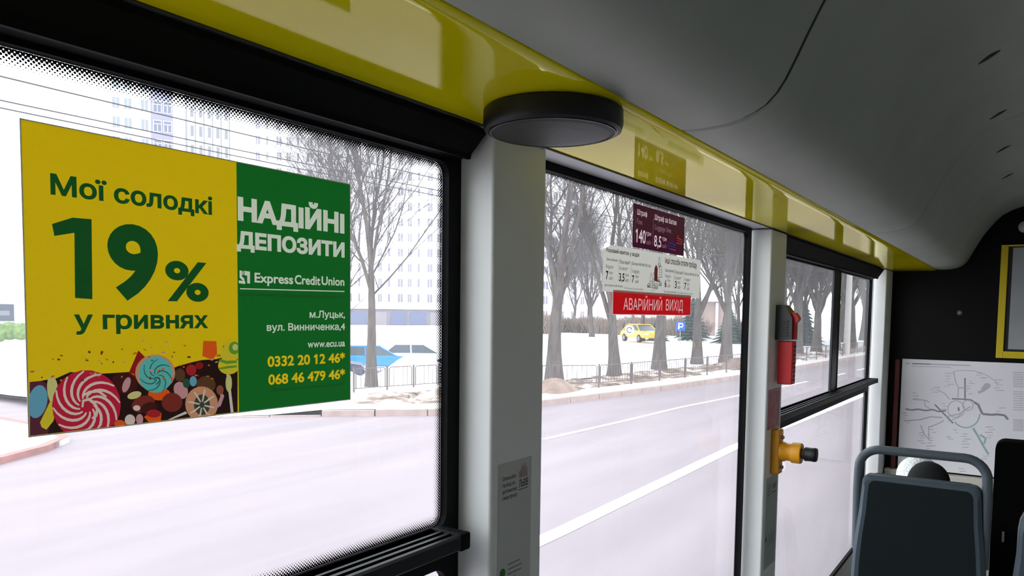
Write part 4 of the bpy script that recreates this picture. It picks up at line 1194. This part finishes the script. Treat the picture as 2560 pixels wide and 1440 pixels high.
# other corner of the side street
w = MB(); w.prism([(-60, 9.5), (2.0, 11.8), (5.3, 12.9), (6.3, 13.5), (7.0, 14.2), (7.4, 16), (7.4, 90), (-60, 90)], 'z', G - 0.2, G + 0.10)
tag(w.build('ground_corner', M_snow), kind='structure')
w = MB(); kk = KK
ki = offset_curve(kk, 0.16); ko = kk
for i in range(len(kk) - 1):
    a, b, c, d = ko[i], ko[i + 1], (ki[i + 1][0], ki[i + 1][1]), (ki[i][0], ki[i][1])
    w.add([(p[0], p[1], G) for p in (a, b, c, d)] + [(p[0], p[1], G + 0.11) for p in (a, b, c, d)], [(0, 1, 5, 4), (1, 2, 6, 5), (2, 3, 7, 6), (3, 0, 4, 7), (4, 5, 6, 7)])
tag(w.build('ground_kerb_corner', mat('reddish_kerb_stone', (150, 104, 100), 0.8, var=0.15, vscale=4)), kind='structure')
# painted lines
def ribbon(mb, pts, wd, z):
    a, b = offset_curve(pts, wd / 2), offset_curve(pts, -wd / 2)
    m = len(pts)
    mb.add([(p[0], p[1], z) for p in a] + [(p[0], p[1], z) for p in b], [(i, i + 1, m + i + 1, m + i) for i in range(m - 1)])
w = MB()
ribbon(w, [(-20, 4.0), (7.3, 4.2), (14, 4.4), (26, 4.2), (60, 3.4)], 0.22, G + 0.006)
tag(w.build('ground_near_line', M_line), kind='structure')
w = MB()
ribbon(w, [(12.5, 7.62), (16.1, 7.52), (19, 7.5), (23.4, 7.2), (30, 6.8)], 0.13, G + 0.006)
for k in range(9):
    x = 33 + 5 * k; y = 6.6 - 0.03 * (x - 33); ribbon(w, [(x, y), (x + 2.6, y - 0.08)], 0.14, G + 0.006)
tag(w.build('ground_far_line', M_line), kind='structure')

# heaps of snow and soil
def heap(name, x, y, rx, ry, h, material, label, cat, seed, base=None):
    random.seed(seed)
    w = MB(); n, m = 28, 9
    z0 = (base if base is not None else field_z(x, y)) - 0.04
    vs = [(x, y, z0 + h)]
    ph = [random.uniform(0, 6.28) for _ in range(4)]
    for j in range(1, m + 1):
        t = j / m
        for k in range(n):
            a = 2 * math.pi * k / n
            rr = t * (1 + 0.16 * math.sin(3 * a + ph[0]) + 0.10 * math.sin(5 * a + ph[1]))
            zz = z0 + h * (0.5 + 0.5 * math.cos(math.pi * t)) * (1 + 0.25 * t * math.sin(4 * a + ph[2] + 5 * t)) + random.uniform(-0.012, 0.012) * h * (1 - t)
            vs.append((x + rx * rr * math.cos(a), y + ry * rr * math.sin(a), zz))
    fs = [(0, 1 + k, 1 + (k + 1) % n) for k in range(n)] + [(1 + j * n + k, 1 + (j + 1) * n + k, 1 + (j + 1) * n + (k + 1) % n, 1 + j * n + (k + 1) % n) for j in range(m - 1) for k in range(n)]
    w.add(vs, fs)
    return tag(w.build(name, material, smooth=60), label, cat)
heap('snow_heap', 20.6, 17.8, 2.6, 1.4, 0.85, M_snow, 'broad white snow heap behind the corner fence, right of the slender tree', 'snow heap', 1, G + 0.1)
heap('snow_heap', 17.6, 18.4, 1.5, 1.0, 0.45, M_snow, 'smaller snow heap beside the slender tree, at the poster edge', 'snow heap', 2, G + 0.1)
M_heap = mat('brown_soil', (128, 108, 98), 0.95, var=0.3, vscale=3, bump=0.6, bscale=6)
heap('soil_heap', 16.3, 12.6, 1.6, 0.9, 0.42, M_soil, 'muddy thawing heap at the street corner below the poster edge', 'soil heap', 3)
heap('soil_heap', 19.6, 11.6, 1.4, 0.9, 0.40, M_heap, 'brown soil heap by the fence, beside the first pillar', 'soil heap', 4)
heap('soil_heap', 33.6, 10.6, 1.5, 0.8, 0.42, M_heap, 'brown soil heap behind the fence at the far end of the second window', 'soil heap', 5)
heap('soil_heap', 38.5, 10.3, 1.5, 0.7, 0.36, M_heap, 'low soil heap by the fence, farthest one in the second window', 'soil heap', 6)

# kerbside fence, one section = frame with bars + its post
FP = [(15.0, 15.2), (16.1, 15.0), (17.0, 14.8), (17.9, 14.6), (18.9, 13.2), (20.0, 12.0), (21.2, 10.95), (23.0, 10.7), (24.85, 10.5), (26.7, 10.3), (28.5, 10.12), (30.3, 9.97)]
while FP[-1][0] < 66: FP.append((FP[-1][0] + 1.85, FP[-1][1] - 0.085))
def fence_section(a, b, gp):
    za = G + 0.16
    t = thing('street_fence', (a[0], a[1], za), 'low steel fence section of thin upright bars beside the far kerb', 'fence', gp)
    d = Vector((b[0] - a[0], b[1] - a[1])); L = d.length; d.normalize()
    def P(s, z): return (a[0] + d.x * s, a[1] + d.y * s, za + z)
    w = MB(); w.tube([P(0, -0.05), P(0, 0.72)], 0.028, 8); w.build('post', M_steel, t)
    w = MB(); w.tube([P(0.07, 0.12), P(0.07, 0.64), P(0.12, 0.68), P(L - 0.12, 0.68), P(L - 0.07, 0.64), P(L - 0.07, 0.12)], 0.016, 6); w.tube([P(0.03, 0.14), P(L - 0.03, 0.14)], 0.014, 6)
    w.build('panel_frame', M_steel, t)
    w = MB(); n = max(4, int(L / 0.16))
    for k in range(1, n): w.tube([P(0.07 + (L - 0.14) * k / n, 0.14), P(0.07 + (L - 0.14) * k / n, 0.67)], 0.008, 4)
    w.build('bars', M_steel, t)
for a, b in zip(FP, FP[1:]): fence_section(a, b, 'fence sections along the far kerb')

# bare trees
def grow(seed, height, r0, fork, limbs, spread, levels, kidsn, droop=0.0, lean=(0, 0), low=0.22, slim=0.62):
    rnd = random.Random(seed)
    trunk, twigs = MB(), MB()
    def branch(p, d, L, r, lev):
        nseg = (7, 6, 5, 4, 3, 3)[lev]
        pts = [Vector(p)]; rad = [r]; dd = Vector(d).normalized()
        wob = (0.05, 0.16, 0.22, 0.26, 0.3, 0.3)[lev]
        for k in range(nseg):
            dd = (dd + Vector((rnd.uniform(-wob, wob), rnd.uniform(-wob, wob), rnd.uniform(-wob * 0.5, wob * 0.5) + (0.10 if lev in (1, 2) else 0.04 - droop)))).normalized()
            pts.append(pts[-1] + dd * (L / nseg)); rad.append(max(r * (1 - (0.55 if lev == 0 else 0.8) * (k + 1) / nseg), 0.004))
        if lev == 0:
            pts[0] = pts[0] - Vector((0, 0, 0.25)); rad[0] = r * 1.35; rad[1] = r * 1.02
        mb = trunk if lev <= 1 else twigs
        mb.tube(pts, rad, (12, 8, 5, 4, 3, 3)[lev], cap=False)
        if lev + 1 >= levels: return
        nk = kidsn[lev]
        for q in range(nk):
            f = (0.62 + 0.38 * q / max(1, nk - 1)) if lev == 0 else rnd.uniform(low, 1.0)
            i = min(int(f * nseg), nseg - 1); t = f * nseg - i
            pos = pts[i].lerp(pts[i + 1], t)
            rr = (rad[i] * (1 - t) + rad[i + 1] * t)
            base = (pts[i + 1] - pts[i]).normalized()
            az = 2 * math.pi * (q / nk) + rnd.uniform(-0.6, 0.6) if lev == 0 else rnd.uniform(0, 2 * math.pi)
            side = Vector((math.cos(az), math.sin(az), 0))
            s_ = spread if lev == 0 else rnd.uniform(0.5, 0.95)
            nd = (base * (1 - s_ * 0.35) + side * s_ + Vector((0, 0, 0.30 if lev < 3 else 0.1))).normalized()
            ln = (limbs * rnd.uniform(0.75, 1.1), L * rnd.uniform(0.42, 0.62), L * rnd.uniform(0.45, 0.7), L * rnd.uniform(0.45, 0.75), L * 0.6)[lev]
            branch(pos, nd, ln, max(rr * (slim if lev == 0 else 0.5), 0.0045), lev + 1)
        if lev == 0:
            branch(pts[-1], dd, limbs * 1.05, rad[-1] * 0.9, 1)
    branch((0, 0, 0), (lean[0], lean[1], 1), fork, r0, 0)
    return trunk, twigs
def tree_proto(name, label, cat, group, *args, **kw):
    t = thing(name, (0, 0, 0), label, cat, group)
    tr, tw = grow(*args, **kw)
    tr.build('trunk', M_bark, t, smooth=60)
    tw.build('twigs', M_twig, t)
    return t
def put(o, x, y, z, rz=0.0, sc=1.0, label=None, group=None):
    o.location = (x, y, z + DZ); o.rotation_euler = (0, 0, rz); o.scale = (sc, sc, sc)
    if label: o['label'] = label
    if group: o['group'] = group
    return o
protos = [tree_proto('bare_tree', '', 'tree', None, 21, 12, 0.29, 3.6, 6.2, 0.42, 5, (5, 9, 9, 8)),
          tree_proto('bare_tree', '', 'tree', None, 34, 12, 0.26, 3.0, 6.6, 0.50, 5, (5, 9, 9, 8)),
          tree_proto('bare_tree', '', 'tree', None, 47, 12, 0.30, 4.2, 6.0, 0.38, 5, (6, 9, 8, 8)),
          tree_proto('bare_tree', '', 'tree', None, 58, 12, 0.25, 3.3, 6.4, 0.46, 5, (5, 9, 9, 8)),
          tree_proto('bare_tree', '', 'tree', None, 81, 12, 0.30, 3.0, 6.2, 0.55, 5, (7, 12, 10, 7), low=0.06, slim=0.45)]
ROW = [(21.8, 12.9, 0, 0.2, 0.95, 'thick bare tree nearest in the second window, beside the first pillar'), (25.2, 12.4, 1, 1.4, 0.92, 'bare tree standing left of the fare stickers, second from the first pillar'),
       (29.5, 12.5, 2, 3.0, 0.95, 'bare tree rising directly behind the red exit sticker'), (33.3, 12.3, 3, 4.3, 1.0, 'bare tree just right of the red exit sticker'),
       (36.0, 11.9, 0, 2.2, 1.0, 'bare tree close to the second pillar, last clear trunk in the second window'), (39.5, 11.9, 4, 5.2, 1.05, None),
       (43.0, 11.8, 4, 0.9, 1.0, None), (47.6, 11.5, 4, 2.6, 1.3, 'bare tree with the thick trunk, first in the third window by the hammer'), (52.0, 11.3, 4, 4.0, 1.05, None),
       (56.5, 11.0, 0, 5.5, 1.05, None), (61.0, 10.8, 4, 1.0, 1.1, None), (66, 10.5, 3, 3.4, 1.1, None), (72, 10.2, 4, 0.4, 1.1, None), (79, 9.9, 0, 3.9, 1.1, None), (87, 9.5, 4, 2.0, 1.15, None), (96, 9.0, 3, 1.2, 1.2, None)]
used = set()
for x, y, p, rz, sc, lab in ROW:
    o = protos[p] if p not in used else copy_tree(protos[p]); used.add(p)
    put(o, x, y, G + 0.19, rz, sc, lab or 'distant bare roadside tree in the dense row filling the third window', None if lab else 'far roadside trees')
# second row and distant trees
for k, (x, y, p, sc) in enumerate(((60, 27, 0, 0.9), (68, 36, 1, 1.0), (75, 44, 2, 1.0), (82, 38, 3, 1.05), (88, 47, 0, 1.1), (70, 22, 1, 1.0), (78, 26, 2, 1.1), (90, 30, 3, 1.1), (96, 22, 2, 1.1), (66, 18.5, 0, 1.0), (76, 18, 3, 1.1), (86, 16, 1, 1.1), (54, 15.5, 4, 1.0), (58, 16.8, 4, 1.05), (62, 15.9, 4, 1.1), (70, 15.2, 4, 1.15), (74, 14.0, 4, 1.15), (82, 13.5, 4, 1.2), (92, 13.0, 3, 1.2), (100, 12.5, 2, 1.2), (95, 40, 1, 1.0), (100, 56, 2, 1.0))):
    put(copy_tree(protos[p]), x, y, field_z(x, y), k * 1.3, sc, 'bare tree of the park far behind the roadside row', 'distant park trees')
t5 = tree_proto('bare_tree', 'slender forked bare tree right of the poster, in front of the pale block', 'tree', None, 73, 12, 0.17, 3.4, 7.4, 0.36, 5, (3, 17, 7, 5), low=0.04)
put(t5, 16.6, 16.1, field_z(16.6, 16.1), 0.9, 1.0)
put(copy_tree(t5), 22.6, 23.6, field_z(22.6, 23.6), 2.2, 1.0, 'bare tree half hidden behind the right edge of the poster')
# shrubs in the distance
rnd = random.Random(9)
def shrub_mesh(seed):
    rr = random.Random(seed); w = MB()
    for _ in range(230):
        a = rr.uniform(0, 6.28); r = rr.uniform(0, 1.1); p = Vector((r * math.cos(a), r * math.sin(a), 0)); d = Vector((math.cos(a) * 0.5 * r, math.sin(a) * 0.5 * r, 1)).normalized()
        pts = [p]
        for k in range(4):
            d = (d + Vector((rr.uniform(-.35, .35), rr.uniform(-.35, .35), rr.uniform(-.1, .2)))).normalized(); pts.append(pts[-1] + d * rr.uniform(0.4, 0.75))
        w.tube(pts, [0.035, 0.03, 0.025, 0.02, 0.012], 3, cap=False)
    return w
M_shrub = mat('brown_grey_shrub', (132, 118, 108), 0.95, var=0.2, vscale=2)
sh = shrub_mesh(1).build('shrub', M_shrub, origin=(0, 0, 0))
tag(sh, 'leafless brown shrub in the thicket across the snow', 'shrub', 'shrubs across the snow field')
first = True
for k in range(34):
    br = math.radians(17.5 + 17.0 * k / 33); r = 84 + 14 * rnd.random()
    o = sh if first else sh.copy()
    if not first: C.objects.link(o)
    first = False
    put(o, r * math.cos(br), r * math.sin(br), G + 0.1, rnd.uniform(0, 6), rnd.uniform(0.75, 1.05))
# spruces
def spruce_mesh(seed, h, rad):
    rr = random.Random(seed); w = MB()
    for j in range(11):
        z = h * (0.10 + 0.86 * j / 11); R = rad * (1 - j / 11.5); n = 30
        vs = [(0, 0, z + h * 0.11)]
        for k in range(n):
            a = 2 * math.pi * k / n; q = R * ((1.0 if k % 2 else 0.68) + rr.uniform(-.12, .12)); vs.append((q * math.cos(a), q * math.sin(a), z - q * 0.18 + rr.uniform(-.03, .03)))
        w.add(vs, [(0, 1 + k, 1 + (k + 1) % n) for k in range(n)] + [tuple(range(n, 0, -1))])
    return w
M_needle = mat('dark_spruce_needles', (58, 78, 76), 0.9, var=0.3, vscale=3)
for k, (x, y, h, rd, lab) in enumerate(((64.5, 24.3, 3.0, 1.3, 'small dark spruce beside the blue parking sign'), (62.0, 20.2, 3.0, 1.6, 'dark spruce near the second pillar, right of the forked trunk'), (70.5, 26.6, 4.2, 1.9, 'taller bluish spruce behind the blue parking sign'), (63.0, 14.6, 3.4, 1.6, 'dark spruce behind the globe lamp in the third window'), (62, 26.5, 2.2, 1.2, 'low spruce by the yellow car'))):
    t = thing('spruce', (0, 0, 0), lab, 'tree'); spruce_mesh(k, h, rd).build('foliage', M_needle, t)
    w = MB(); w.tube([(0, 0, -0.1), (0, 0, h * 0.5)], 0.09, 8); w.build('trunk', M_bark, t); put(t, x, y, field_z(x, y))

# cars
M_tyre = mat('tyre_rubber', (24, 24, 26), 0.9)
M_cglass = mat('dark_car_glass', (60, 72, 82), 0.12, spec=0.6)
def car(x, y, rz, rgb, label, name, z=None, snow=False):
    t = thing('car', (0, 0, 0), label, 'car')
    paint = mat(name, rgb, 0.25, spec=0.5, coat=0.4)
    prof = [(-2.1, 0.35), (-2.15, 0.62), (-2.05, 0.80), (-1.2, 0.92), (1.15, 0.94), (2.0, 0.86), (2.12, 0.60), (2.08, 0.35)]
    bm = bmesh.new()
    vs0 = [bm.verts.new((p[0], -0.84, p[1])) for p in prof]; f0 = bm.faces.new(vs0)
    ex = bmesh.ops.extrude_face_region(bm, geom=[f0]); bmesh.ops.translate(bm, vec=(0, 1.68, 0), verts=[g for g in ex['geom'] if isinstance(g, bmesh.types.BMVert)])
    bmesh.ops.bevel(bm, geom=list(bm.edges), offset=0.07, segments=3, affect='EDGES')
    w = MB(); w.bm(bm); w.build('body', paint, t, smooth=40)
    def frus(z0, z1, a, b, yw0, yw1, mb):
        mb.add([(a[0], -yw0, z0), (a[1], -yw0, z0), (a[1], yw0, z0), (a[0], yw0, z0), (b[0], -yw1, z1), (b[1], -yw1, z1), (b[1], yw1, z1), (b[0], yw1, z1)], [(0, 1, 5, 4), (1, 2, 6, 5), (2, 3, 7, 6), (3, 0, 4, 7), (4, 5, 6, 7), (3, 2, 1, 0)])
    w = MB(); frus(0.90, 1.36, (-1.25, 1.75), (-0.45, 1.15), 0.76, 0.60, w); w.build('window_glass', M_cglass, t)
    w = MB(); w.box(-0.5, 1.2, -0.61, 0.61, 1.355, 1.43, bev=0.03); w.build('roof', M_snow if snow else paint, t, smooth=40)
    w = MB()
    for sx in (-1, 1):
        for xa, xb in ((-1.25, -0.45), (0.28, 0.28), (1.75, 1.15)):
            w.tube([(xa, sx * 0.765, 0.90), (xb, sx * 0.605, 1.37)], 0.04, 6)
    w.build('window_pillar', paint, t)
    for wx in (-1.3, 1.3):
        for wy in (-0.78, 0.78):
            w = MB(); w.lathe([(0.31, -0.1), (0.31, 0.1)], (wx, wy, 0.31), axis='y', n=24); wh = w.build('wheel', M_tyre, t, smooth=35)
            w = MB(); w.lathe([(0.19, -0.105), (0.19, 0.105)], (wx, wy, 0.31), axis='y', n=20); w.build('hub_cap', M_alu, wh)
    w = MB()
    for sy in (-0.6, 0.6): w.box(-2.135, -2.08, sy - 0.18, sy + 0.18, 0.60, 0.74, bev=0.02)
    w.build('headlamp', mat('lamp_glass', (200, 204, 206), 0.2), t)
    put(t, x, y, (field_z(x, y) if z is None else z) + 0.02, rz)
car(23.6, 26.2, 2.3, (44, 50, 74), 'dark blue car parked behind the snow, at the right edge of the poster', 'navy_car_paint')
car(29.2, 28.4, 2.4, (20, 120, 200), 'bright blue car in the sunken car park behind the slender tree', 'blue_car_paint')
car(32.0, 27.8, 2.4, (226, 230, 236), 'white snow-topped car beside the bright blue one', 'white_car_paint', snow=True)
car(57.5, 26.0, 0.9, (240, 170, 20), 'yellow car parked on the far side of the snow field', 'taxi_yellow_paint')

# signs, lamp, pole, wires
M_pole = mat('galvanised_pole', (150, 154, 158), 0.5, metal=0.3)
def sign(x, y, zc, r, label, square, face, ink_poly, ink):
    z0 = field_z(x, y)
    t = thing('road_sign', (x, y, z0), label, 'sign')
    w = MB(); w.tube([(x, y, z0 - 0.1), (x, y, zc + r)], 0.03, 8); w.build('post', M_pole, t)
    d = Vector((-x, -y, 0)).normalized(); u = Vector((d.y, -d.x, 0)); 
    c = Vector((x, y, zc)) + d * 0.05
    def at(p, off): return c + u * p[0] * -1 + Vector((0, 0, p[1])) + d * off
    loop = [(-r, -r), (r, -r), (r, r), (-r, r)] if square else [(r * math.cos(k * math.pi / 14), r * math.sin(k * math.pi / 14)) for k in range(28)]
    n = len(loop)
    w = MB(); w.add([at(p, 0) for p in loop] + [at(p, -0.03) for p in loop], [tuple(range(n)), tuple(range(2 * n - 1, n - 1, -1))] + [(i, (i + 1) % n, n + (i + 1) % n, n + i) for i in range(n)])
    w.build('board', face, t)
    w = MB()
    for pl in ink_poly: w.add([at(p, 0.005) for p in pl], [tuple(range(len(pl)))])
    w.build('symbol', ink, t)
M_blue = mat('sign_blue', (30, 84, 200), 0.4); M_wht = mat('sign_white', (236, 238, 240), 0.4)
sign(55.8, 22.0, -0.80, 0.34, 'blue square parking sign on a post beyond the snow', True, M_blue, [[(-0.16, -0.24), (-0.07, -0.24), (-0.07, 0.24), (-0.16, 0.24)], [(-0.07, 0.15), (0.10, 0.15), (0.16, 0.09), (0.16, 0.05), (0.20, 0.12), (0.16, 0.21), (0.08, 0.24), (-0.07, 0.24)], [(0.16, 0.09), (0.16, 0.05), (0.10, -0.02), (-0.07, -0.02), (-0.07, -0.11), (0.10, -0.11), (0.20, -0.03), (0.21, 0.10)]], M_wht)
sign(54.3, 25.5, -1.15, 0.36, 'round white sign with a dark arrow beyond the snow, left of the yellow car', False, M_wht, [[(0.24 * math.cos(a * 0.2618), 0.24 * math.sin(a * 0.2618)) for a in range(3, 22)] + [(0.17 * math.cos(a * 0.2618), 0.17 * math.sin(a * 0.2618)) for a in range(21, 2, -1)], [(0.05, 0.06), (0.24, 0.02), (0.10, 0.20)]], mat('sign_dark', (50, 56, 60), 0.5))
sign(38, 90, 2.8 - 3.4, 0.9, 'dark square sign far off at the left edge of the first window', True, mat('sign_slate', (62, 66, 76), 0.5), [[(-0.5, -0.3), (0.5, -0.3), (0.5, 0.2), (-0.5, 0.2)]], mat('sign_slate_light', (96, 100, 110), 0.5))
t = thing('globe_lamp', (58.6, 12.9, G + 0.2), 'slim park lamp with a white globe in the third window', 'lamp')
w = MB(); w.tube([(58.6, 12.9, G + 0.1), (58.6, 12.9, -0.75)], [0.06, 0.045], 10); w.build('post', mat('pale_lamp_post', (206, 214, 214), 0.5), t)
w = MB(); w.ball((58.6, 12.9, -0.58), (0.24, 0.24, 0.19), 18, 12); w.build('globe', mat('milky_globe', (246, 248, 248), 0.3), t, smooth=60)
t = thing('utility_pole', (49.6, 9.05, G + 0.15), 'pale concrete utility pole in the sliding pane of the third window', 'pole')
w = MB(); w.tube([(49.6, 9.05, G + 0.1), (49.6, 9.05, 7.5)], [0.19, 0.13], 14); w.build('shaft', mat('pale_concrete', (186, 182, 180), 0.85, var=0.08, vscale=3), t, smooth=60)
w = MB(); w.tube([(49.6, 9.05, 6.6), (49.6, 4.5, 7.2)], 0.04, 8); w.build('bracket', M_pole, t)
M_wire = mat('black_cable', (40, 40, 44), 0.6)
for (x0, y0, x1, y1, z, lab) in ((7.052, 12.127, 11.429, 12.045, 3.2, 'overhead wire, upper one above the poster'), (7.787, 13.453, 13.178, 13.24, 3.2, 'overhead wire, middle one above the poster'), (7.787, 13.55, 13.178, 13.40, 3.10, 'overhead wire, lowest one above the poster')):
    sl = (y1 - y0) / (x1 - x0)
    w = MB(); w.tube([(x, y0 + sl * (x - x0), z + 0.0006 * (x - 12) ** 2) for x in range(-30, 56, 4)], 0.011, 6, cap=True)
    tag(w.build('overhead_wire', M_wire), lab, 'wire', 'overhead wires')

# buildings
def block(name, a, b, depth, z0, z1, wall, label, cat='building'):
    """box whose street face runs a -> b; returns thing and a mapper (s along face, z) -> point"""
    t = thing(name, ((a[0] + b[0]) / 2, (a[1] + b[1]) / 2, z0), label, cat)
    d = Vector((b[0] - a[0], b[1] - a[1])); L = d.length; d.normalize(); nrm = Vector((-d.y, d.x))
    if nrm.dot(Vector(a)) < 0: nrm = -nrm
    def P(s_, z, o=0.0): return (a[0] + d.x * s_ + nrm.x * o, a[1] + d.y * s_ + nrm.y * o, z)
    def slab(mb, s0, s1, za, zb, o0, o1):
        mb.add([P(s0, za, o0), P(s1, za, o0), P(s1, za, o1), P(s0, za, o1), P(s0, zb, o0), P(s1, zb, o0), P(s1, zb, o1), P(s0, zb, o1)], [(0, 1, 5, 4), (1, 2, 6, 5), (2, 3, 7, 6), (3, 0, 4, 7), (4, 5, 6, 7), (3, 2, 1, 0)])
    w = MB(); slab(w, 0, L, z0, z1, 0, depth); w.build('wall', wall, t)
    return t, slab, L
def win(slab, t, s0, s1, z0, z1, glass, frame, panes=2, mb=None):
    """one window: proud frame bars and glass; own part unless collected in mb"""
    w = mb or MB(); gi, fi = 0, 1
    o = len(w.f); slab(w, s0, s1, z0, z1, -0.02, 0.05)
    for i in range(o, len(w.f)): w.mi[i] = gi
    o = len(w.f); fr = 0.09
    for (a, b, c, d) in ((s0, s1, z1 - fr, z1), (s0, s1, z0, z0 + fr), (s0, s0 + fr, z0, z1), (s1 - fr, s1, z0, z1), (s0 - 0.1, s1 + 0.1, z0 - 0.12, z0)): slab(w, a, b, c, d, -0.06, 0.04)
    for k in range(1, panes): m = s0 + (s1 - s0) * k / panes; slab(w, m - 0.04, m + 0.04, z0, z1, -0.06, 0.04)
    for i in range(o, len(w.f)): w.mi[i] = fi
    if mb is None: w.build('window', [glass, frame], t)
M_bw = mat('white_block_render', (228, 226, 230), 0.9, var=0.03, vscale=0.3)
M_bg = mat('greyish_window_glass', (120, 118, 130), 0.3); M_bf = mat('white_window_frame', (224, 224, 228), 0.6)
t, slab, L = block('apartment_building', (86, 112), (126, 64), 14, -3.0, 46, M_bw, 'pale many-storey block with rows of dark windows behind the slender tree')
M_balc = mat('pale_grey_loggia', (190, 186, 196), 0.8)
rest = MB(); cnt = 0
for f in range(17):
    z = -1.0 + 2.65 * f
    for c in range(36):
        s0 = 1.0 + 1.72 * c; wd = (0.85, 0.55, 1.05)[c % 3]
        if s0 + wd > L - 0.5: continue
        if 3 <= c < 13 and 1 <= f < 11: win(slab, t, s0, s0 + wd, z, z + 1.6, M_bg, M_bf, 2 if wd > 0.6 else 1)
        else: win(slab, t, s0, s0 + wd, z, z + 1.6, M_bg, M_bf, 2 if wd > 0.6 else 1, mb=rest)
r_ = rest.build('window_rows', [M_bg, M_bf], t); r_['kind'] = 'stuff'
for f in range(16):
    w = MB(); slab(w, 13.6, 16.0, -1.3 + 2.65 * f, -0.35 + 2.65 * f, -0.9, 0.0); w.build('balcony', M_balc, t)
t, slab, L = block('tower_building', (67.0, 122.4), (75.3, 117.3), 12, -3.0, 41.5, M_bw, 'white and lavender tower rising above the poster, left half of the pair')
lav = mat('shaded_lavender_render', (122, 120, 144), 0.9)  # shade on this side of the tower is put into the colour
w = MB(); slab(w, L - 3.3, L, -3.0, 41.5, -0.25, 0.0); w.build('lavender_bay', lav, t)
cs = (1.5, 3.2, 5.6)
for f in range(13):
    z = 1.0 + 3.05 * f
    for s0 in cs: win(slab, t, s0 - 0.6, s0 + 0.6, z, z + 1.9, mat('pale_window_glass', (112, 120, 126), 0.3), M_bf)
M_bayg = mat('bay_window_glass', (84, 90, 108), 0.3)
for f in range(13):
    z = 1.0 + 3.05 * f
    for s0 in (L - 2.3, L - 0.8):
        w = MB(); slab(w, s0 - 0.6, s0 + 0.6, z, z + 1.9, -0.3, -0.2)
        o = len(w.f)
        for a, b, c, d in ((s0 - 0.6, s0 + 0.6, z + 1.8, z + 1.92), (s0 - 0.6, s0 + 0.6, z, z + 0.1), (s0 - 0.05, s0 + 0.05, z, z + 1.3), (s0 - 0.6, s0 + 0.6, z + 1.25, z + 1.35), (s0 - 0.65, s0 - 0.55, z, z + 1.9), (s0 + 0.55, s0 + 0.65, z, z + 1.9)): slab(w, a, b, c, d, -0.36, -0.28)
        for i in range(o, len(w.f)): w.mi[i] = 1
        w.build('window', [M_bayg, M_bf], t)
t, slab, L = block('ribbed_building', (77.0, 116.2), (82.6, 112.7), 12, -3.0, 37.5, M_bw, 'white building with upright ribs and slit windows, right half of the pair above the poster')
M_slit = mat('slit_window_glass', (112, 114, 122), 0.3)
for k in range(6):
    w = MB(); s0 = L * k / 5.0; slab(w, s0 - 0.10, s0 + 0.10, -3.0, 37.5, -0.45, 0.0); w.build('rib', mat('rib_shade_grey', (118, 118, 124), 0.8), t)  # ribs greyed to stand in for the shading lines between them
for f in range(12):
    for k in range(5):
        s0 = L * (k + 0.62) / 5.0; z = 0.5 + 3.1 * f
        w = MB(); slab(w, s0 - 0.24, s0 + 0.24, z, z + 1.7, -0.03, 0.02); w.build('window', M_slit, t)
t, slab, L = block('office_building', (38, 136), (56.2, 128.2), 12, -3.0, 16.5, mat('pale_office_render', (222, 222, 230), 0.8), 'glass office building with lavender bands at the far left edge')
M_band = mat('lavender_band_glass', (150, 156, 190), 0.2); M_band2 = mat('teal_band_glass', (160, 186, 190), 0.2)
for f in range(5):
    w = MB(); slab(w, 0.3, L - 0.3, 1.6 + 3.0 * f, 3.6 + 3.0 * f, -0.05, 0.05); w.build('window_band', M_band if f % 2 == 0 else M_band2, t)
w = MB(); slab(w, 0.3, L - 0.3, -2.4, 0.6, -0.05, 0.05); w.build('shop_front', M_band2, t)
t, slab, L = block('garage_row', (84, 96), (112, 72), 6, -3.2, 0.45, mat('garage_grey', (112, 110, 116), 0.9, var=0.1, vscale=0.5), 'long low grey garage row at the foot of the pale block')
for k in range(11):
    w = MB(); slab(w, 0.6 + 3.25 * k, 3.2 + 3.25 * k, -3.1, 0.0, -0.05, 0.03); w.build('garage_door', mat('garage_door_blue', (92, 98, 122), 0.7) if k % 3 else mat('garage_door_grey', (124, 118, 124), 0.7), t)
w = MB(); slab(w, -0.2, L + 0.2, 0.45, 0.7, -0.3, 6.2); w.build('roof', M_snow, t)
t, slab, L = block('pavilion', (83.5, 33), (86.5, 27.5), 5, -2.6, 1.6, mat('pinkish_plaster', (186, 164, 158), 0.9), 'small pinkish pavilion with pale posts among the trees by the second pillar')
for k in range(4):
    w = MB(); slab(w, 0.3 + 1.8 * k, 0.6 + 1.8 * k, -2.6, 1.5, -0.3, 0.0); w.build('post', M_bf, t)
w = MB(); slab(w, -0.4, L + 0.4, 1.6, 1.85, -0.6, 5.3); w.build('roof', M_snow, t)
rr = random.Random(4)
w = MB()
for k in range(26): w.ball((26 + 0.9 * k * 0.42 + rr.uniform(-.2, .2), 66.0 - 0.2 * k + rr.uniform(-.3, .3), G + 0.5 + rr.uniform(-.15, .15)), (0.75, 0.7, 0.55 + rr.uniform(0, .2)), 10, 7)
tag(w.build('hedge', mat('green_hedge', (96, 116, 74), 0.95, var=0.35, vscale=4, bump=1.0, bscale=12)), 'clipped green hedge far off at the left edge below the office building', 'hedge')
